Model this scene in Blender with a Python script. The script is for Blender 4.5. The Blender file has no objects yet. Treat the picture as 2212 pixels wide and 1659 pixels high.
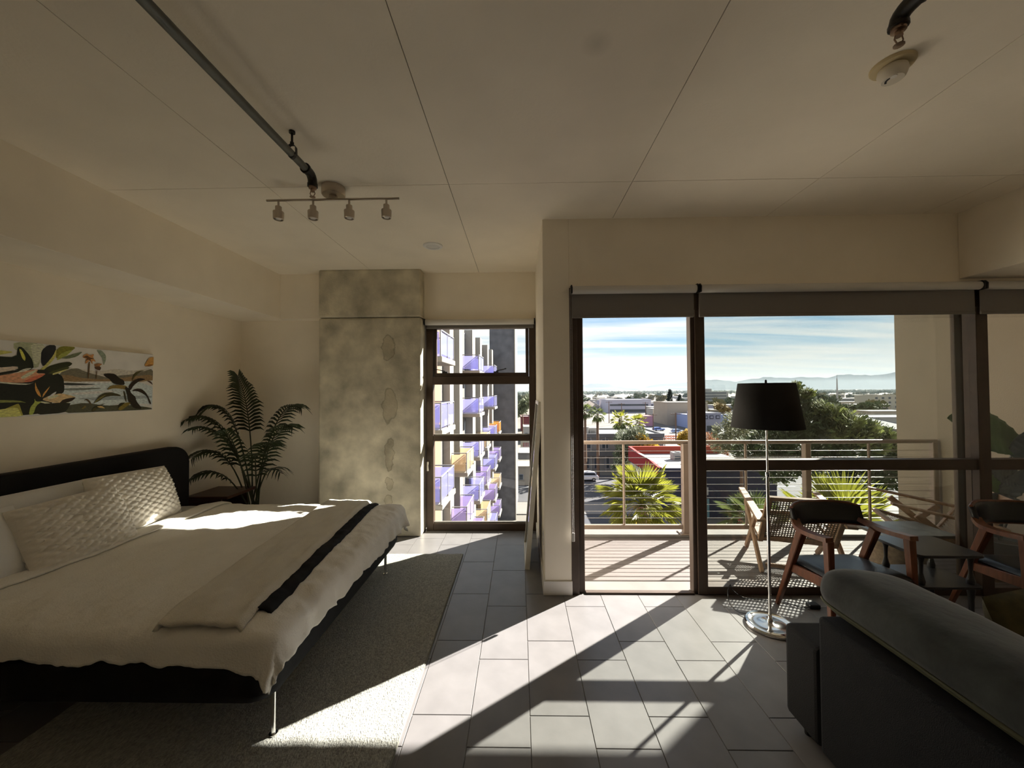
import bpy, bmesh, math, random
from mathutils import Vector, Matrix, noise
from math import sin, cos, pi, radians, sqrt, atan2, hypot

S = bpy.context.scene
COL = S.collection
random.seed(7)

# ------------------------------------------------------------------ camera
cam_d = bpy.data.cameras.new('camera'); cam = bpy.data.objects.new('camera', cam_d); COL.objects.link(cam)
cam_d.sensor_fit = 'HORIZONTAL'; cam_d.sensor_width = 36.0; cam_d.lens = 831.0 / 2212 * 36
cam_d.clip_start = 0.05; cam_d.clip_end = 20000
CAM_H = 1.68
_yaw, _pitch, _roll = radians(1.1), radians(1.0), radians(0.37)
_R = Matrix.Rotation(_yaw, 4, 'Z') @ Matrix.Rotation(radians(90) + _pitch, 4, 'X') @ Matrix.Rotation(-_roll, 4, 'Z')
cam.matrix_world = Matrix.Translation((0, 0, CAM_H)) @ _R
S.camera = cam

# ------------------------------------------------------------------ world, sun, exposure
SUN_DIR = Vector((0.79 * cos(radians(31.5)), 0.613 * cos(radians(31.5)), sin(radians(31.5)))).normalized()   # towards the sun
SUN_E, SKY_E = 8.2, 0.325
sun_d = bpy.data.lights.new('sun', 'SUN'); sun_d.energy = SUN_E; sun_d.angle = radians(0.55); sun_d.color = (1.0, 0.95, 0.87)
sun = bpy.data.objects.new('sun', sun_d); COL.objects.link(sun)
sun.rotation_euler = SUN_DIR.to_track_quat('Z', 'Y').to_euler(); sun.location = (20, 20, 30)

w = bpy.data.worlds.new('sky'); S.world = w; w.use_nodes = True
nt = w.node_tree; nt.nodes.clear(); N = nt.nodes.new; L = nt.links.new
out = N('ShaderNodeOutputWorld'); bg = N('ShaderNodeBackground'); tc = N('ShaderNodeTexCoord')
sep = N('ShaderNodeSeparateXYZ'); L(tc.outputs['Generated'], sep.inputs[0])
ramp = N('ShaderNodeValToRGB'); L(sep.outputs['Z'], ramp.inputs[0])
e = ramp.color_ramp.elements
e[0].position = 0.0; e[0].color = (0.80, 0.88, 0.94, 1)
e[1].position = 0.55; e[1].color = (0.10, 0.27, 0.60, 1)
for p, c in ((0.05, (0.78, 0.87, 0.94, 1)), (0.12, (0.36, 0.60, 0.80, 1)), (0.22, (0.22, 0.46, 0.74, 1))):
    k = e.new(p); k.color = c
# streaky high cloud: noise on the direction projected to a flat layer
mz = N('ShaderNodeMath'); mz.operation = 'ADD'; mz.inputs[1].default_value = 0.06; L(sep.outputs['Z'], mz.inputs[0])
dx = N('ShaderNodeMath'); dx.operation = 'DIVIDE'; L(sep.outputs['X'], dx.inputs[0]); L(mz.outputs[0], dx.inputs[1])
dy = N('ShaderNodeMath'); dy.operation = 'DIVIDE'; L(sep.outputs['Y'], dy.inputs[0]); L(mz.outputs[0], dy.inputs[1])
cmb = N('ShaderNodeCombineXYZ'); L(dx.outputs[0], cmb.inputs[0]); L(dy.outputs[0], cmb.inputs[1])
mp = N('ShaderNodeMapping'); mp.inputs['Scale'].default_value = (0.28, 1.25, 1); mp.inputs['Rotation'].default_value = (0, 0, radians(-7)); L(cmb.outputs[0], mp.inputs[0])
nz = N('ShaderNodeTexNoise'); nz.inputs['Scale'].default_value = 1.0; nz.inputs['Detail'].default_value = 7; nz.inputs['Roughness'].default_value = 0.55
nz.inputs['Distortion'].default_value = 0.5; L(mp.outputs[0], nz.inputs['Vector'])
cr = N('ShaderNodeValToRGB'); cr.color_ramp.elements[0].position = 0.36; cr.color_ramp.elements[1].position = 0.60; L(nz.outputs['Fac'], cr.inputs[0])
mx = N('ShaderNodeMixRGB'); L(cr.outputs[0], mx.inputs[0]); L(ramp.outputs[0], mx.inputs[1]); mx.inputs[2].default_value = (0.98, 0.97, 0.95, 1)
L(mx.outputs[0], bg.inputs[0]); bg.inputs[1].default_value = SKY_E; L(bg.outputs[0], out.inputs[0])

S.view_settings.view_transform = 'Standard'; S.view_settings.look = 'None'; S.view_settings.gamma = 1.0
S.view_settings.use_curve_mapping = False; S.view_settings.exposure = 1.82
S.cycles.max_bounces = 9; S.cycles.diffuse_bounces = 7; S.cycles.glossy_bounces = 4; S.cycles.transparent_max_bounces = 24
S.cycles.transmission_bounces = 4; S.cycles.caustics_reflective = False; S.cycles.caustics_refractive = False
S.cycles.sample_clamp_indirect = 6.0

# ------------------------------------------------------------------ materials
MATS = {}
def mat(name, col, rough=0.6, metal=0.0, var=0.0, scale=6.0, bump=0.0, bscale=80.0, spec=0.4, stretch=(1, 1, 1), translucent=0.0, sheen=0.0, detail=4):
    if name in MATS: return MATS[name]
    m = bpy.data.materials.new(name); m.use_nodes = True; t = m.node_tree; b = t.nodes['Principled BSDF']
    b.inputs['Roughness'].default_value = rough; b.inputs['Metallic'].default_value = metal
    b.inputs['Specular IOR Level'].default_value = spec
    b.inputs['Base Color'].default_value = (*col, 1)
    if sheen: b.inputs['Sheen Weight'].default_value = sheen; b.inputs['Sheen Roughness'].default_value = 0.4
    if var or bump:
        tcn = t.nodes.new('ShaderNodeTexCoord'); mpn = t.nodes.new('ShaderNodeMapping'); mpn.inputs['Scale'].default_value = stretch
        t.links.new(tcn.outputs['Object'], mpn.inputs[0])
    if var:
        n = t.nodes.new('ShaderNodeTexNoise'); n.inputs['Scale'].default_value = scale; n.inputs['Detail'].default_value = detail
        t.links.new(mpn.outputs[0], n.inputs['Vector'])
        r = t.nodes.new('ShaderNodeValToRGB'); r.color_ramp.elements[0].position = 0.3; r.color_ramp.elements[1].position = 0.7
        r.color_ramp.elements[0].color = (*[c * (1 - var) for c in col], 1); r.color_ramp.elements[1].color = (*[min(1, c * (1 + var)) for c in col], 1)
        t.links.new(n.outputs['Fac'], r.inputs[0]); t.links.new(r.outputs[0], b.inputs['Base Color'])
    if bump:
        n2 = t.nodes.new('ShaderNodeTexNoise'); n2.inputs['Scale'].default_value = bscale; n2.inputs['Detail'].default_value = 3
        t.links.new(mpn.outputs[0], n2.inputs['Vector'])
        bp = t.nodes.new('ShaderNodeBump'); bp.inputs['Strength'].default_value = bump; bp.inputs['Distance'].default_value = 0.01
        t.links.new(n2.outputs['Fac'], bp.inputs['Height']); t.links.new(bp.outputs[0], b.inputs['Normal'])
    if translucent:
        o = t.nodes['Material Output']; tr = t.nodes.new('ShaderNodeBsdfTranslucent'); ms = t.nodes.new('ShaderNodeMixShader')
        tr.inputs[0].default_value = (*[min(1, c * 1.5) for c in col], 1); ms.inputs[0].default_value = translucent
        t.links.new(b.outputs[0], ms.inputs[1]); t.links.new(tr.outputs[0], ms.inputs[2]); t.links.new(ms.outputs[0], o.inputs[0])
    MATS[name] = m
    return m

def glass(name, tint, ior=1.45, haze=0.0, hcol=(1, 1, 1)):
    m = bpy.data.materials.new(name); m.use_nodes = True; t = m.node_tree; t.nodes.clear()
    o = t.nodes.new('ShaderNodeOutputMaterial'); tr = t.nodes.new('ShaderNodeBsdfTransparent'); tr.inputs[0].default_value = (*tint, 1)
    gl = t.nodes.new('ShaderNodeBsdfGlossy'); gl.inputs['Roughness'].default_value = 0.0; gl.inputs[0].default_value = (0.9, 0.93, 0.95, 1)
    lw = t.nodes.new('ShaderNodeLayerWeight'); lw.inputs[0].default_value = 0.5
    pw = t.nodes.new('ShaderNodeMath'); pw.operation = 'POWER'; pw.inputs[1].default_value = 4.0; t.links.new(lw.outputs['Facing'], pw.inputs[0])
    fr = t.nodes.new('ShaderNodeMath'); fr.operation = 'MULTIPLY_ADD'; fr.inputs[1].default_value = 0.7; fr.inputs[2].default_value = 0.035; t.links.new(pw.outputs[0], fr.inputs[0])
    ms = t.nodes.new('ShaderNodeMixShader'); t.links.new(fr.outputs[0], ms.inputs[0]); t.links.new(gl.outputs[0], ms.inputs[2])
    if haze:
        df = t.nodes.new('ShaderNodeBsdfDiffuse'); df.inputs[0].default_value = (*hcol, 1)
        tl = t.nodes.new('ShaderNodeBsdfTranslucent'); tl.inputs[0].default_value = (*hcol, 1)
        m1 = t.nodes.new('ShaderNodeMixShader'); m1.inputs[0].default_value = 0.5; t.links.new(df.outputs[0], m1.inputs[1]); t.links.new(tl.outputs[0], m1.inputs[2])
        m2 = t.nodes.new('ShaderNodeMixShader'); m2.inputs[0].default_value = haze; t.links.new(tr.outputs[0], m2.inputs[1]); t.links.new(m1.outputs[0], m2.inputs[2])
        t.links.new(m2.outputs[0], ms.inputs[1])
    else:
        t.links.new(tr.outputs[0], ms.inputs[1])
    t.links.new(ms.outputs[0], o.inputs[0])
    return m

# ------------------------------------------------------------------ mesh builder
class MB:
    def __init__(s): s.v = []; s.f = []; s.mi = []; s.cur = 0
    def add(s, vs, fs):
        o = len(s.v); s.v += [tuple(p) for p in vs]; s.f += [tuple(i + o for i in f) for f in fs]; s.mi += [s.cur] * len(fs); return s
    def box(s, x0, x1, y0, y1, z0, z1):
        return s.add([(x0, y0, z0), (x1, y0, z0), (x1, y1, z0), (x0, y1, z0), (x0, y0, z1), (x1, y0, z1), (x1, y1, z1), (x0, y1, z1)],
                     [(0, 3, 2, 1), (4, 5, 6, 7), (0, 1, 5, 4), (1, 2, 6, 5), (2, 3, 7, 6), (3, 0, 4, 7)])
    def bar(s, a, b, wd, ht, up=(0, 0, 1), w2=None, h2=None):
        """rectangular bar from a to b, wd across, ht along up; tapers to w2,h2"""
        a, b, up = Vector(a), Vector(b), Vector(up); d = (b - a).normalized(); x = d.cross(up)
        x = x.normalized() if x.length > 1e-6 else Vector((1, 0, 0)); u = x.cross(d).normalized()
        w2 = wd if w2 is None else w2; h2 = ht if h2 is None else h2
        vs = []
        for p, ww, hh in ((a, wd, ht), (b, w2, h2)):
            for sx, sy in ((-1, -1), (1, -1), (1, 1), (-1, 1)): vs.append(p + x * (sx * ww / 2) + u * (sy * hh / 2))
        return s.add(vs, [(0, 1, 2, 3), (7, 6, 5, 4), (0, 4, 5, 1), (1, 5, 6, 2), (2, 6, 7, 3), (3, 7, 4, 0)])
    def tube(s, pts, r, seg=10, caps=True):
        pts = [Vector(p) for p in pts]; n = len(pts); rs = r if isinstance(r, (list, tuple)) else [r] * n
        vs = []; fs = []; prev = None
        for i, p in enumerate(pts):
            d = (pts[min(i + 1, n - 1)] - pts[max(i - 1, 0)]).normalized()
            if prev is None:
                ref = Vector((0, 0, 1)) if abs(d.z) < 0.9 else Vector((1, 0, 0)); x = d.cross(ref).normalized()
            else:
                x = (prev - d * prev.dot(d)); x = x.normalized() if x.length > 1e-6 else d.orthogonal().normalized()
            prev = x; y = d.cross(x)
            for k in range(seg):
                a = 2 * pi * k / seg; vs.append(p + (x * cos(a) + y * sin(a)) * rs[i])
        for i in range(n - 1):
            for k in range(seg):
                k2 = (k + 1) % seg; fs.append((i * seg + k, i * seg + k2, (i + 1) * seg + k2, (i + 1) * seg + k))
        if caps: fs.append(tuple(range(seg))[::-1]); fs.append(tuple(range((n - 1) * seg, n * seg)))
        return s.add(vs, fs)
    def lathe(s, prof, c=(0, 0, 0), seg=24, axis='Z'):
        """prof: (radius, height) pairs"""
        vs = []; fs = []; n = len(prof)
        for r, h in prof:
            for k in range(seg):
                a = 2 * pi * k / seg; p = (r * cos(a), r * sin(a), h)
                if axis == 'X': p = (h, r * cos(a), r * sin(a))
                if axis == 'Y': p = (r * cos(a), h, -r * sin(a))
                vs.append((p[0] + c[0], p[1] + c[1], p[2] + c[2]))
        for i in range(n - 1):
            for k in range(seg):
                k2 = (k + 1) % seg; fs.append((i * seg + k, i * seg + k2, (i + 1) * seg + k2, (i + 1) * seg + k))
        if prof[0][0] > 1e-5: fs.append(tuple(range(seg))[::-1])
        if prof[-1][0] > 1e-5: fs.append(tuple(range((n - 1) * seg, n * seg)))
        return s.add(vs, fs)
    def prism(s, poly, a0, a1, plane='XY'):
        """polygon in a plane, extruded from a0 to a1 along the third axis"""
        n = len(poly); f3 = {'XY': lambda u, v, h: (u, v, h), 'XZ': lambda u, v, h: (u, h, v), 'YZ': lambda u, v, h: (h, u, v)}[plane]
        vs = [f3(u, v, a0) for u, v in poly] + [f3(u, v, a1) for u, v in poly]
        fs = [tuple(range(n))[::-1], tuple(range(n, 2 * n))] + [(i, (i + 1) % n, n + (i + 1) % n, n + i) for i in range(n)]
        return s.add(vs, fs)
    def grid(s, fn, nu, nv, wrap_u=False):
        vs = [fn(i / nu, j / nv) for j in range(nv + 1) for i in range(nu + (0 if wrap_u else 1))]
        m = nu if wrap_u else nu + 1
        fs = [(j * m + i, j * m + (i + 1) % m, (j + 1) * m + (i + 1) % m, (j + 1) * m + i) for j in range(nv) for i in range(nu)]
        return s.add(vs, fs)
    def quadcard(s, p, u, v):
        return s.add([p - u - v, p + u - v, p + u + v, p - u + v], [(0, 1, 2, 3)])
    def mesh(s, name, mats, smooth=None, bevel=0, off=(0, 0, 0), bseg=1):
        me = bpy.data.meshes.new(name)
        me.from_pydata([(x - off[0], y - off[1], z - off[2]) for x, y, z in s.v], [], s.f)
        for m in (mats if isinstance(mats, (list, tuple)) else [mats]): me.materials.append(m)
        if any(s.mi): me.polygons.foreach_set('material_index', s.mi)
        bm = bmesh.new(); bm.from_mesh(me); bmesh.ops.recalc_face_normals(bm, faces=bm.faces)
        if bevel: bmesh.ops.bevel(bm, geom=bm.edges[:], offset=bevel, segments=bseg, affect='EDGES', profile=0.5)
        bm.to_mesh(me); bm.free()
        if smooth is not None:
            me.shade_smooth(); me.set_sharp_from_angle(angle=radians(smooth))
        me.update(); return me
    def ob(s, name, mats, parent=None, smooth=None, bevel=0, bseg=1):
        off = org(parent); o = bpy.data.objects.new(name, s.mesh(name, mats, smooth, bevel, off, bseg)); COL.objects.link(o)
        if parent: o.parent = parent
        return o

def org(o):
    t = Vector((0, 0, 0))
    while o is not None: t += o.location; o = o.parent
    return t
def box(*a): return MB().box(*a)
def tag(o, label=None, cat=None, group=None, kind=None):
    if label: o['label'] = label
    if cat: o['category'] = cat
    if group: o['group'] = group
    if kind: o['kind'] = kind
    return o
def thing(name, label, cat, loc=(0, 0, 0), group=None, kind=None):
    o = bpy.data.objects.new(name, None); o.empty_display_size = 0.1; COL.objects.link(o); o.location = loc
    return tag(o, label, cat, group, kind)
def link_mesh(name, me, parent=None, loc=(0, 0, 0), rot=(0, 0, 0), sc=(1, 1, 1)):
    o = bpy.data.objects.new(name, me); COL.objects.link(o); o.parent = parent; o.location = loc; o.rotation_euler = rot; o.scale = sc; return o
def dup(o, parent=None):
    c = o.copy(); COL.objects.link(c); c.parent = parent
    for ch in list(o.children): dup(ch, c)
    return c
def struct(name, mb, m, label, cat, **k): return tag(mb.ob(name, m, **k), label, cat, kind='structure')

# palette
WALL = mat('painted_wall', (0.95, 0.875, 0.745), 0.75, var=0.03, scale=3, bump=0.08, bscale=220)
WHITE = mat('white_paint', (0.78, 0.75, 0.70), 0.5)
BRONZE = mat('bronze_frame', (0.066, 0.043, 0.030), 0.5, metal=0.0, var=0.12, scale=10)
BLACK_METAL = mat('black_metal', (0.012, 0.012, 0.013), 0.4)
BLACK_CLOTH = mat('black_upholstery', (0.006, 0.006, 0.007), 0.9, bump=0.3, bscale=400)
NICKEL = mat('brushed_nickel', (0.50, 0.44, 0.37), 0.32, metal=1.0)
CHROME = mat('polished_chrome', (0.80, 0.79, 0.77), 0.10, metal=1.0)
PANE = glass('window_glass', (0.94, 0.95, 0.932))
PANE_C = glass('clear_window_glass', (0.98, 0.985, 0.965))
BLIND_W = mat('blind_tube_white', (0.72, 0.70, 0.66), 0.45)
BLIND_F = mat('blind_fabric_taupe', (0.25, 0.23, 0.215), 0.8, bump=0.2, bscale=500, translucent=0.05)
STUCCO = mat('tan_stucco', (0.255, 0.215, 0.158), 0.9, var=0.05, scale=2, bump=0.35, bscale=90)
CREAM = mat('cream_linen', (0.74, 0.69, 0.61), 0.9, var=0.03, scale=5, bump=0.25, bscale=350, sheen=0.2)

HC = 3.11           # ceiling height
YS, YB = 3.20, 4.62  # plane of the sliding door wall, plane of the bedroom window wall

# ------------------------------------------------------------------ floor: tiles
GROUT = mat('grout', (0.22, 0.21, 0.19), 0.9)
TILE = mat('porcelain_tile', (0.186, 0.178, 0.178), 0.33, var=0.10, scale=5.5, bump=0.03, bscale=30, detail=6)
fl = struct('floor', MB().box(-3.7, 0.42, -1.35, 4.9, -0.25, -0.004).box(0.42, 4.9, -1.35, 3.256, -0.25, -0.004), GROUT, 'grey porcelain tile floor of the whole room', 'floor')
TW, TL, GAP = 0.305, 0.595, 0.0035
TX0 = 0.043   # a long joint runs at this X
tile_me = None
rest = MB(); cnt = 0
for i in range(-13, 18):
    x0 = TX0 + i * TW
    if x0 < -3.6 or x0 > 5.0: continue
    y = (2.615 if i % 2 == 0 else 2.435) - 8 * TL
    while y < 4.62:
        a, b = max(y, -1.3), min(y + TL, 4.72 if x0 + TW < 0.5 else 3.205)
        y += TL
        if b - a < 0.03: continue
        full = abs((b - a) - TL) < 1e-4
        vis = -0.95 < x0 < 3.6 and 0.7 < b and not (x0 > 1.4 and a < 1.6)
        if vis:
            mb = MB().box(-(TW - GAP) / 2, (TW - GAP) / 2, -(b - a - GAP) / 2, (b - a - GAP) / 2, -0.008, 0)
            if full:
                tile_me = tile_me or mb.mesh('tile', TILE, bevel=0.0012)
                me = tile_me
            else: me = mb.mesh('tile', TILE, bevel=0.0012)
            o = link_mesh('tile', me, fl, (x0 + TW / 2, (a + b) / 2, random.uniform(-0.0004, 0.0004)))
            cnt += 1
        else:
            rest.box(x0 + GAP / 2, x0 + TW - GAP / 2, a + GAP / 2, b - GAP / 2, -0.008, 0)
tag(rest.ob('tile_field', TILE, fl), kind='stuff')

# ------------------------------------------------------------------ ceiling: concrete panels with seams
cm = mat('ceiling_paint', (0.95, 0.875, 0.745), 0.8, var=0.05, scale=1.6, bump=0.12, bscale=60, detail=6)
t = cm.node_tree   # one soft water stain with a shape of its own near the middle
b = t.nodes['Principled BSDF']; src = b.inputs['Base Color'].links[0].from_socket
geo = t.nodes.new('ShaderNodeNewGeometry'); vd = t.nodes.new('ShaderNodeVectorMath'); vd.operation = 'DISTANCE'; vd.inputs[1].default_value = (0.33, 1.57, HC)
t.links.new(geo.outputs['Position'], vd.inputs[0])
rp = t.nodes.new('ShaderNodeValToRGB'); rp.color_ramp.elements[0].position = 0.0; rp.color_ramp.elements[0].color = (0.82, 0.82, 0.82, 1); rp.color_ramp.elements[1].position = 0.07; rp.color_ramp.elements[1].color = (1, 1, 1, 1)
t.links.new(vd.outputs['Value'], rp.inputs[0])
ml = t.nodes.new('ShaderNodeMixRGB'); ml.blend_type = 'MULTIPLY'; ml.inputs[0].default_value = 1; t.links.new(src, ml.inputs[1]); t.links.new(rp.outputs[0], ml.inputs[2]); t.links.new(ml.outputs[0], b.inputs['Base Color'])
SEAM = mat('ceiling_seam', (0.20, 0.18, 0.15), 0.9)
ce = struct('ceiling', box(-3.7, 5.2, -1.35, 4.95, HC + 0.006, HC + 0.35), SEAM, 'painted concrete ceiling with straight form seams', 'ceiling')
xs = [-3.49, -3.01, -1.745, -0.48, 0.785, 2.05, 3.315, 4.7]; ys = [-1.3, 0.18, 2.63, 4.9]
for i in range(len(xs) - 1):
    for j in range(len(ys) - 1):
        g = 0.0022
        box(xs[i] + g, xs[i + 1] - g, ys[j] + g, ys[j + 1] - g, HC + random.uniform(0, 0.0012), HC + 0.01).ob('ceiling_panel', cm, ce)

# ------------------------------------------------------------------ walls
struct('wall_left', box(-3.7, -3.49, -1.35, 4.9, 0, HC + 0.01), WALL, 'tan painted wall behind the headboard and canvas', 'wall')
struct('wall_left_upper', box(-3.49, -2.90, -1.3, 4.75, 2.57, HC + 0.008), WALL, 'boxed drop along the ceiling above the bed', 'wall', bevel=0.004)
struct('wall_back', box(-3.49, -2.35, 4.75, 4.95, 0, HC + 0.008), WALL, 'painted wall behind the potted palm', 'wall')
struct('wall_back_upper', box(-2.90, -2.35, 4.60, 4.75, 2.57, HC + 0.008), WALL, 'short boxed drop between ceiling and concrete column', 'wall', bevel=0.003)
struct('wall_above_window', box(-1.146, 0.20, YB, 4.88, 2.52, HC + 0.008), WALL, 'painted wall strip above the narrow window', 'wall')
struct('wall_return', box(0.20, 0.42, YS, 4.87, 0, HC + 0.008), WALL, 'narrow wall pier between narrow window and sliding door', 'wall', bevel=0.003)
struct('wall_front', box(0.42, 4.9, YS, 3.36, 2.535, HC + 0.008), WALL, 'shaded wall above the sliding glass door', 'wall')
struct('wall_right_upper', box(3.60, 4.70, -1.3, YS, 2.57, HC + 0.008), WALL, 'boxed drop along the ceiling above the armchairs', 'wall', bevel=0.004)
struct('wall_right', box(4.70, 4.9, -1.35, YS + 0.1, 0, HC + 0.01), WALL, 'painted wall on the armchair side', 'wall')
struct('wall_rear', box(-3.7, 4.9, -1.5, -1.3, 0, HC + 0.01), WALL, 'painted wall behind the viewer', 'wall')
tag(box(0.186, 0.424, 3.186, 3.20, 0.0, 0.115).ob('baseboard_front', WHITE, bevel=0.002), 'white baseboard at the foot of the pier', 'baseboard', kind='structure')
tag(box(0.186, 0.20, 3.20, 4.60, 0.0, 0.115).ob('baseboard_return', WHITE, bevel=0.002), 'white baseboard along the pier behind the mirror', 'baseboard', kind='structure')
tag(box(-3.49, -3.476, -1.25, 4.74, 0.0, 0.115).ob('baseboard_left', WHITE, bevel=0.002), 'white baseboard behind the bed', 'baseboard', kind='structure')
op = thing('wall_outlet', 'white outlet plate low on the narrow wall pier', 'outlet', (0.20, 3.35, 0.42))
box(0.193, 0.20, 3.315, 3.385, 0.36, 0.48).ob('plate', WHITE, op, bevel=0.001)
for zz in (0.395, 0.445): box(0.190, 0.194, 3.333, 3.367, zz - 0.014, zz + 0.014).ob('socket', mat('socket_grey', (0.55, 0.53, 0.5), 0.5), op, bevel=0.001)

# concrete column with drip stains
CONC = mat('raw_concrete', (0.56, 0.515, 0.40), 0.85, var=0.34, scale=4.2, bump=0.3, bscale=45, detail=9)
def stains(m, spots, seed_scale=7.0):
    t = m.node_tree; b = t.nodes['Principled BSDF']; src = b.inputs['Base Color'].links[0].from_socket
    tcn = t.nodes.new('ShaderNodeTexCoord'); nn = t.nodes.new('ShaderNodeTexNoise'); nn.inputs['Scale'].default_value = seed_scale; nn.inputs['Detail'].default_value = 4
    t.links.new(tcn.outputs['Object'], nn.inputs['Vector'])
    ms = t.nodes.new('ShaderNodeVectorMath'); ms.operation = 'SUBTRACT'; t.links.new(nn.outputs['Color'], ms.inputs[0]); ms.inputs[1].default_value = (0.5, 0.5, 0.5)
    sc = t.nodes.new('ShaderNodeVectorMath'); sc.operation = 'SCALE'; t.links.new(ms.outputs[0], sc.inputs[0]); sc.inputs['Scale'].default_value = 0.17
    ad = t.nodes.new('ShaderNodeVectorMath'); ad.operation = 'ADD'; t.links.new(tcn.outputs['Object'], ad.inputs[0]); t.links.new(sc.outputs[0], ad.inputs[1])
    for (x, z, rx, rz, dark) in spots:
        mpn = t.nodes.new('ShaderNodeMapping'); mpn.vector_type = 'POINT'
        mpn.inputs['Location'].default_value = (-x / rx, 0, -z / rz); mpn.inputs['Scale'].default_value = (1 / rx, 0, 1 / rz); t.links.new(ad.outputs[0], mpn.inputs[0])
        ln = t.nodes.new('ShaderNodeVectorMath'); ln.operation = 'LENGTH'; t.links.new(mpn.outputs[0], ln.inputs[0])
        r = t.nodes.new('ShaderNodeValToRGB'); el = r.color_ramp.elements
        el[0].position = 0; el[0].color = (dark, dark * .98, dark * .95, 1); el[1].position = 0.62; el[1].color = (1, 1, 1, 1)
        for p, v in ((0.44, dark + .02), (0.505, dark - .27), (0.55, 1.0)):
            k = el.new(p); k.color = (v, v * .97, v * .92, 1) if v < 1 else (1, 1, 1, 1)
        hl = t.nodes.new('ShaderNodeMath'); hl.operation = 'MULTIPLY'; hl.inputs[1].default_value = 0.5; t.links.new(ln.outputs['Value'], hl.inputs[0]); t.links.new(hl.outputs[0], r.inputs[0])
        ml = t.nodes.new('ShaderNodeMixRGB'); ml.blend_type = 'MULTIPLY'; ml.inputs[0].default_value = 1; t.links.new(src, ml.inputs[1]); t.links.new(r.outputs[0], ml.inputs[2]); src = ml.outputs[0]
    t.links.new(src, b.inputs['Base Color'])
stains(CONC, [(-1.53, 2.20, .075, .16, .86), (-1.51, 1.52, .085, .20, .88), (-1.52, .95, .05, .18, .82), (-1.52, .60, .045, .09, .80), (-1.53, .38, .05, .08, .84)])
colm = thing('concrete_column', 'raw grey concrete column with drip stains beside the narrow window', 'column', kind='structure')
box(-2.35, -1.146, 4.45, 4.95, 0, 2.545).ob('column_shaft', CONC, colm, bevel=0.022, bseg=2)
box(-2.35, -1.146, 4.446, 4.95, 2.549, HC + 0.006).ob('column_head', CONC, colm, bevel=0.022, bseg=2)

# ------------------------------------------------------------------ narrow window
wn = thing('window_1', 'tall narrow bronze window with three stacked panes', 'window', kind='structure')
wx0, wx1 = -1.13, 0.198
FY0, FY1 = 4.64, 4.74
def frame(name, *a, par=wn, bev=0.004): return box(*a).ob(name, BRONZE, par, bevel=bev)
frame('frame_jamb', wx0, wx0 + 0.085, FY0, FY1, 0.0, 2.53)
frame('frame_jamb', wx1 - 0.08, wx1, FY0, FY1, 0.0, 2.53)
frame('frame_sill', wx0 + 0.085, wx1 - 0.08, FY0, FY1, 0.0, 0.085)
frame('frame_head', wx0 + 0.085, wx1 - 0.08, FY0, FY1, 2.44, 2.53)
frame('frame_rail', wx0 + 0.085, wx1 - 0.08, FY0, FY1, 1.075, 1.14)
frame('frame_rail', wx0 + 0.085, wx1 - 0.08, FY0, FY1, 1.76, 1.855)
sash = box(wx0 + 0.088, wx1 - 0.083, 4.665, 4.70, 1.857, 1.90).ob('sash', BRONZE, wn, bevel=0.003)
for a, bb in ((wx0 + 0.088, wx0 + 0.125), (wx1 - 0.12, wx1 - 0.083)): box(a, bb, 4.665, 4.70, 1.90, 2.44).ob('sash_stile', BRONZE, sash, bevel=0.003)
for i, (z0, z1) in enumerate(((0.085, 1.075), (1.14, 1.76), (1.90, 2.44))):
    box(wx0 + 0.085, wx1 - 0.08, 4.69, 4.696, z0, z1).ob('pane', PANE_C, wn)
    if i < 2: box(wx0 + 0.085, wx1 - 0.08, 4.665, 4.685, z0, z0 + 0.018).ob('glazing_bead', mat('bead_grey', (0.45, 0.42, 0.38), 0.4, metal=.5), wn, bevel=0.002)
for xx in (-0.90, -0.28):
    s1 = 1 if xx < -0.5 else -1
    mb = MB(); mb.box(xx - 0.03, xx + 0.03, 4.635, 4.665, 1.90, 1.915); mb.bar((xx, 4.65, 1.92), (xx - s1 * 0.11, 4.65, 1.945), 0.014, 0.010)
    mb.lathe([(0.0, -0.008), (0.012, -0.006), (0.012, 0.006), (0, 0.008)], (xx - s1 * 0.115, 4.65, 1.947), 10); mb.ob('latch', BLACK_METAL, wn)
lt = thing('window_lock', 'small white lock on the left jamb of narrow window', 'lock', (-1.10, 4.63, 0.78)); box(-1.118, -1.095, 4.618, 4.64, 0.72, 0.83).ob('plate', WHITE, lt, bevel=0.003); box(-1.111, -1.102, 4.606, 4.618, 0.755, 0.795).ob('lever', WHITE, lt, bevel=0.002)

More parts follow.
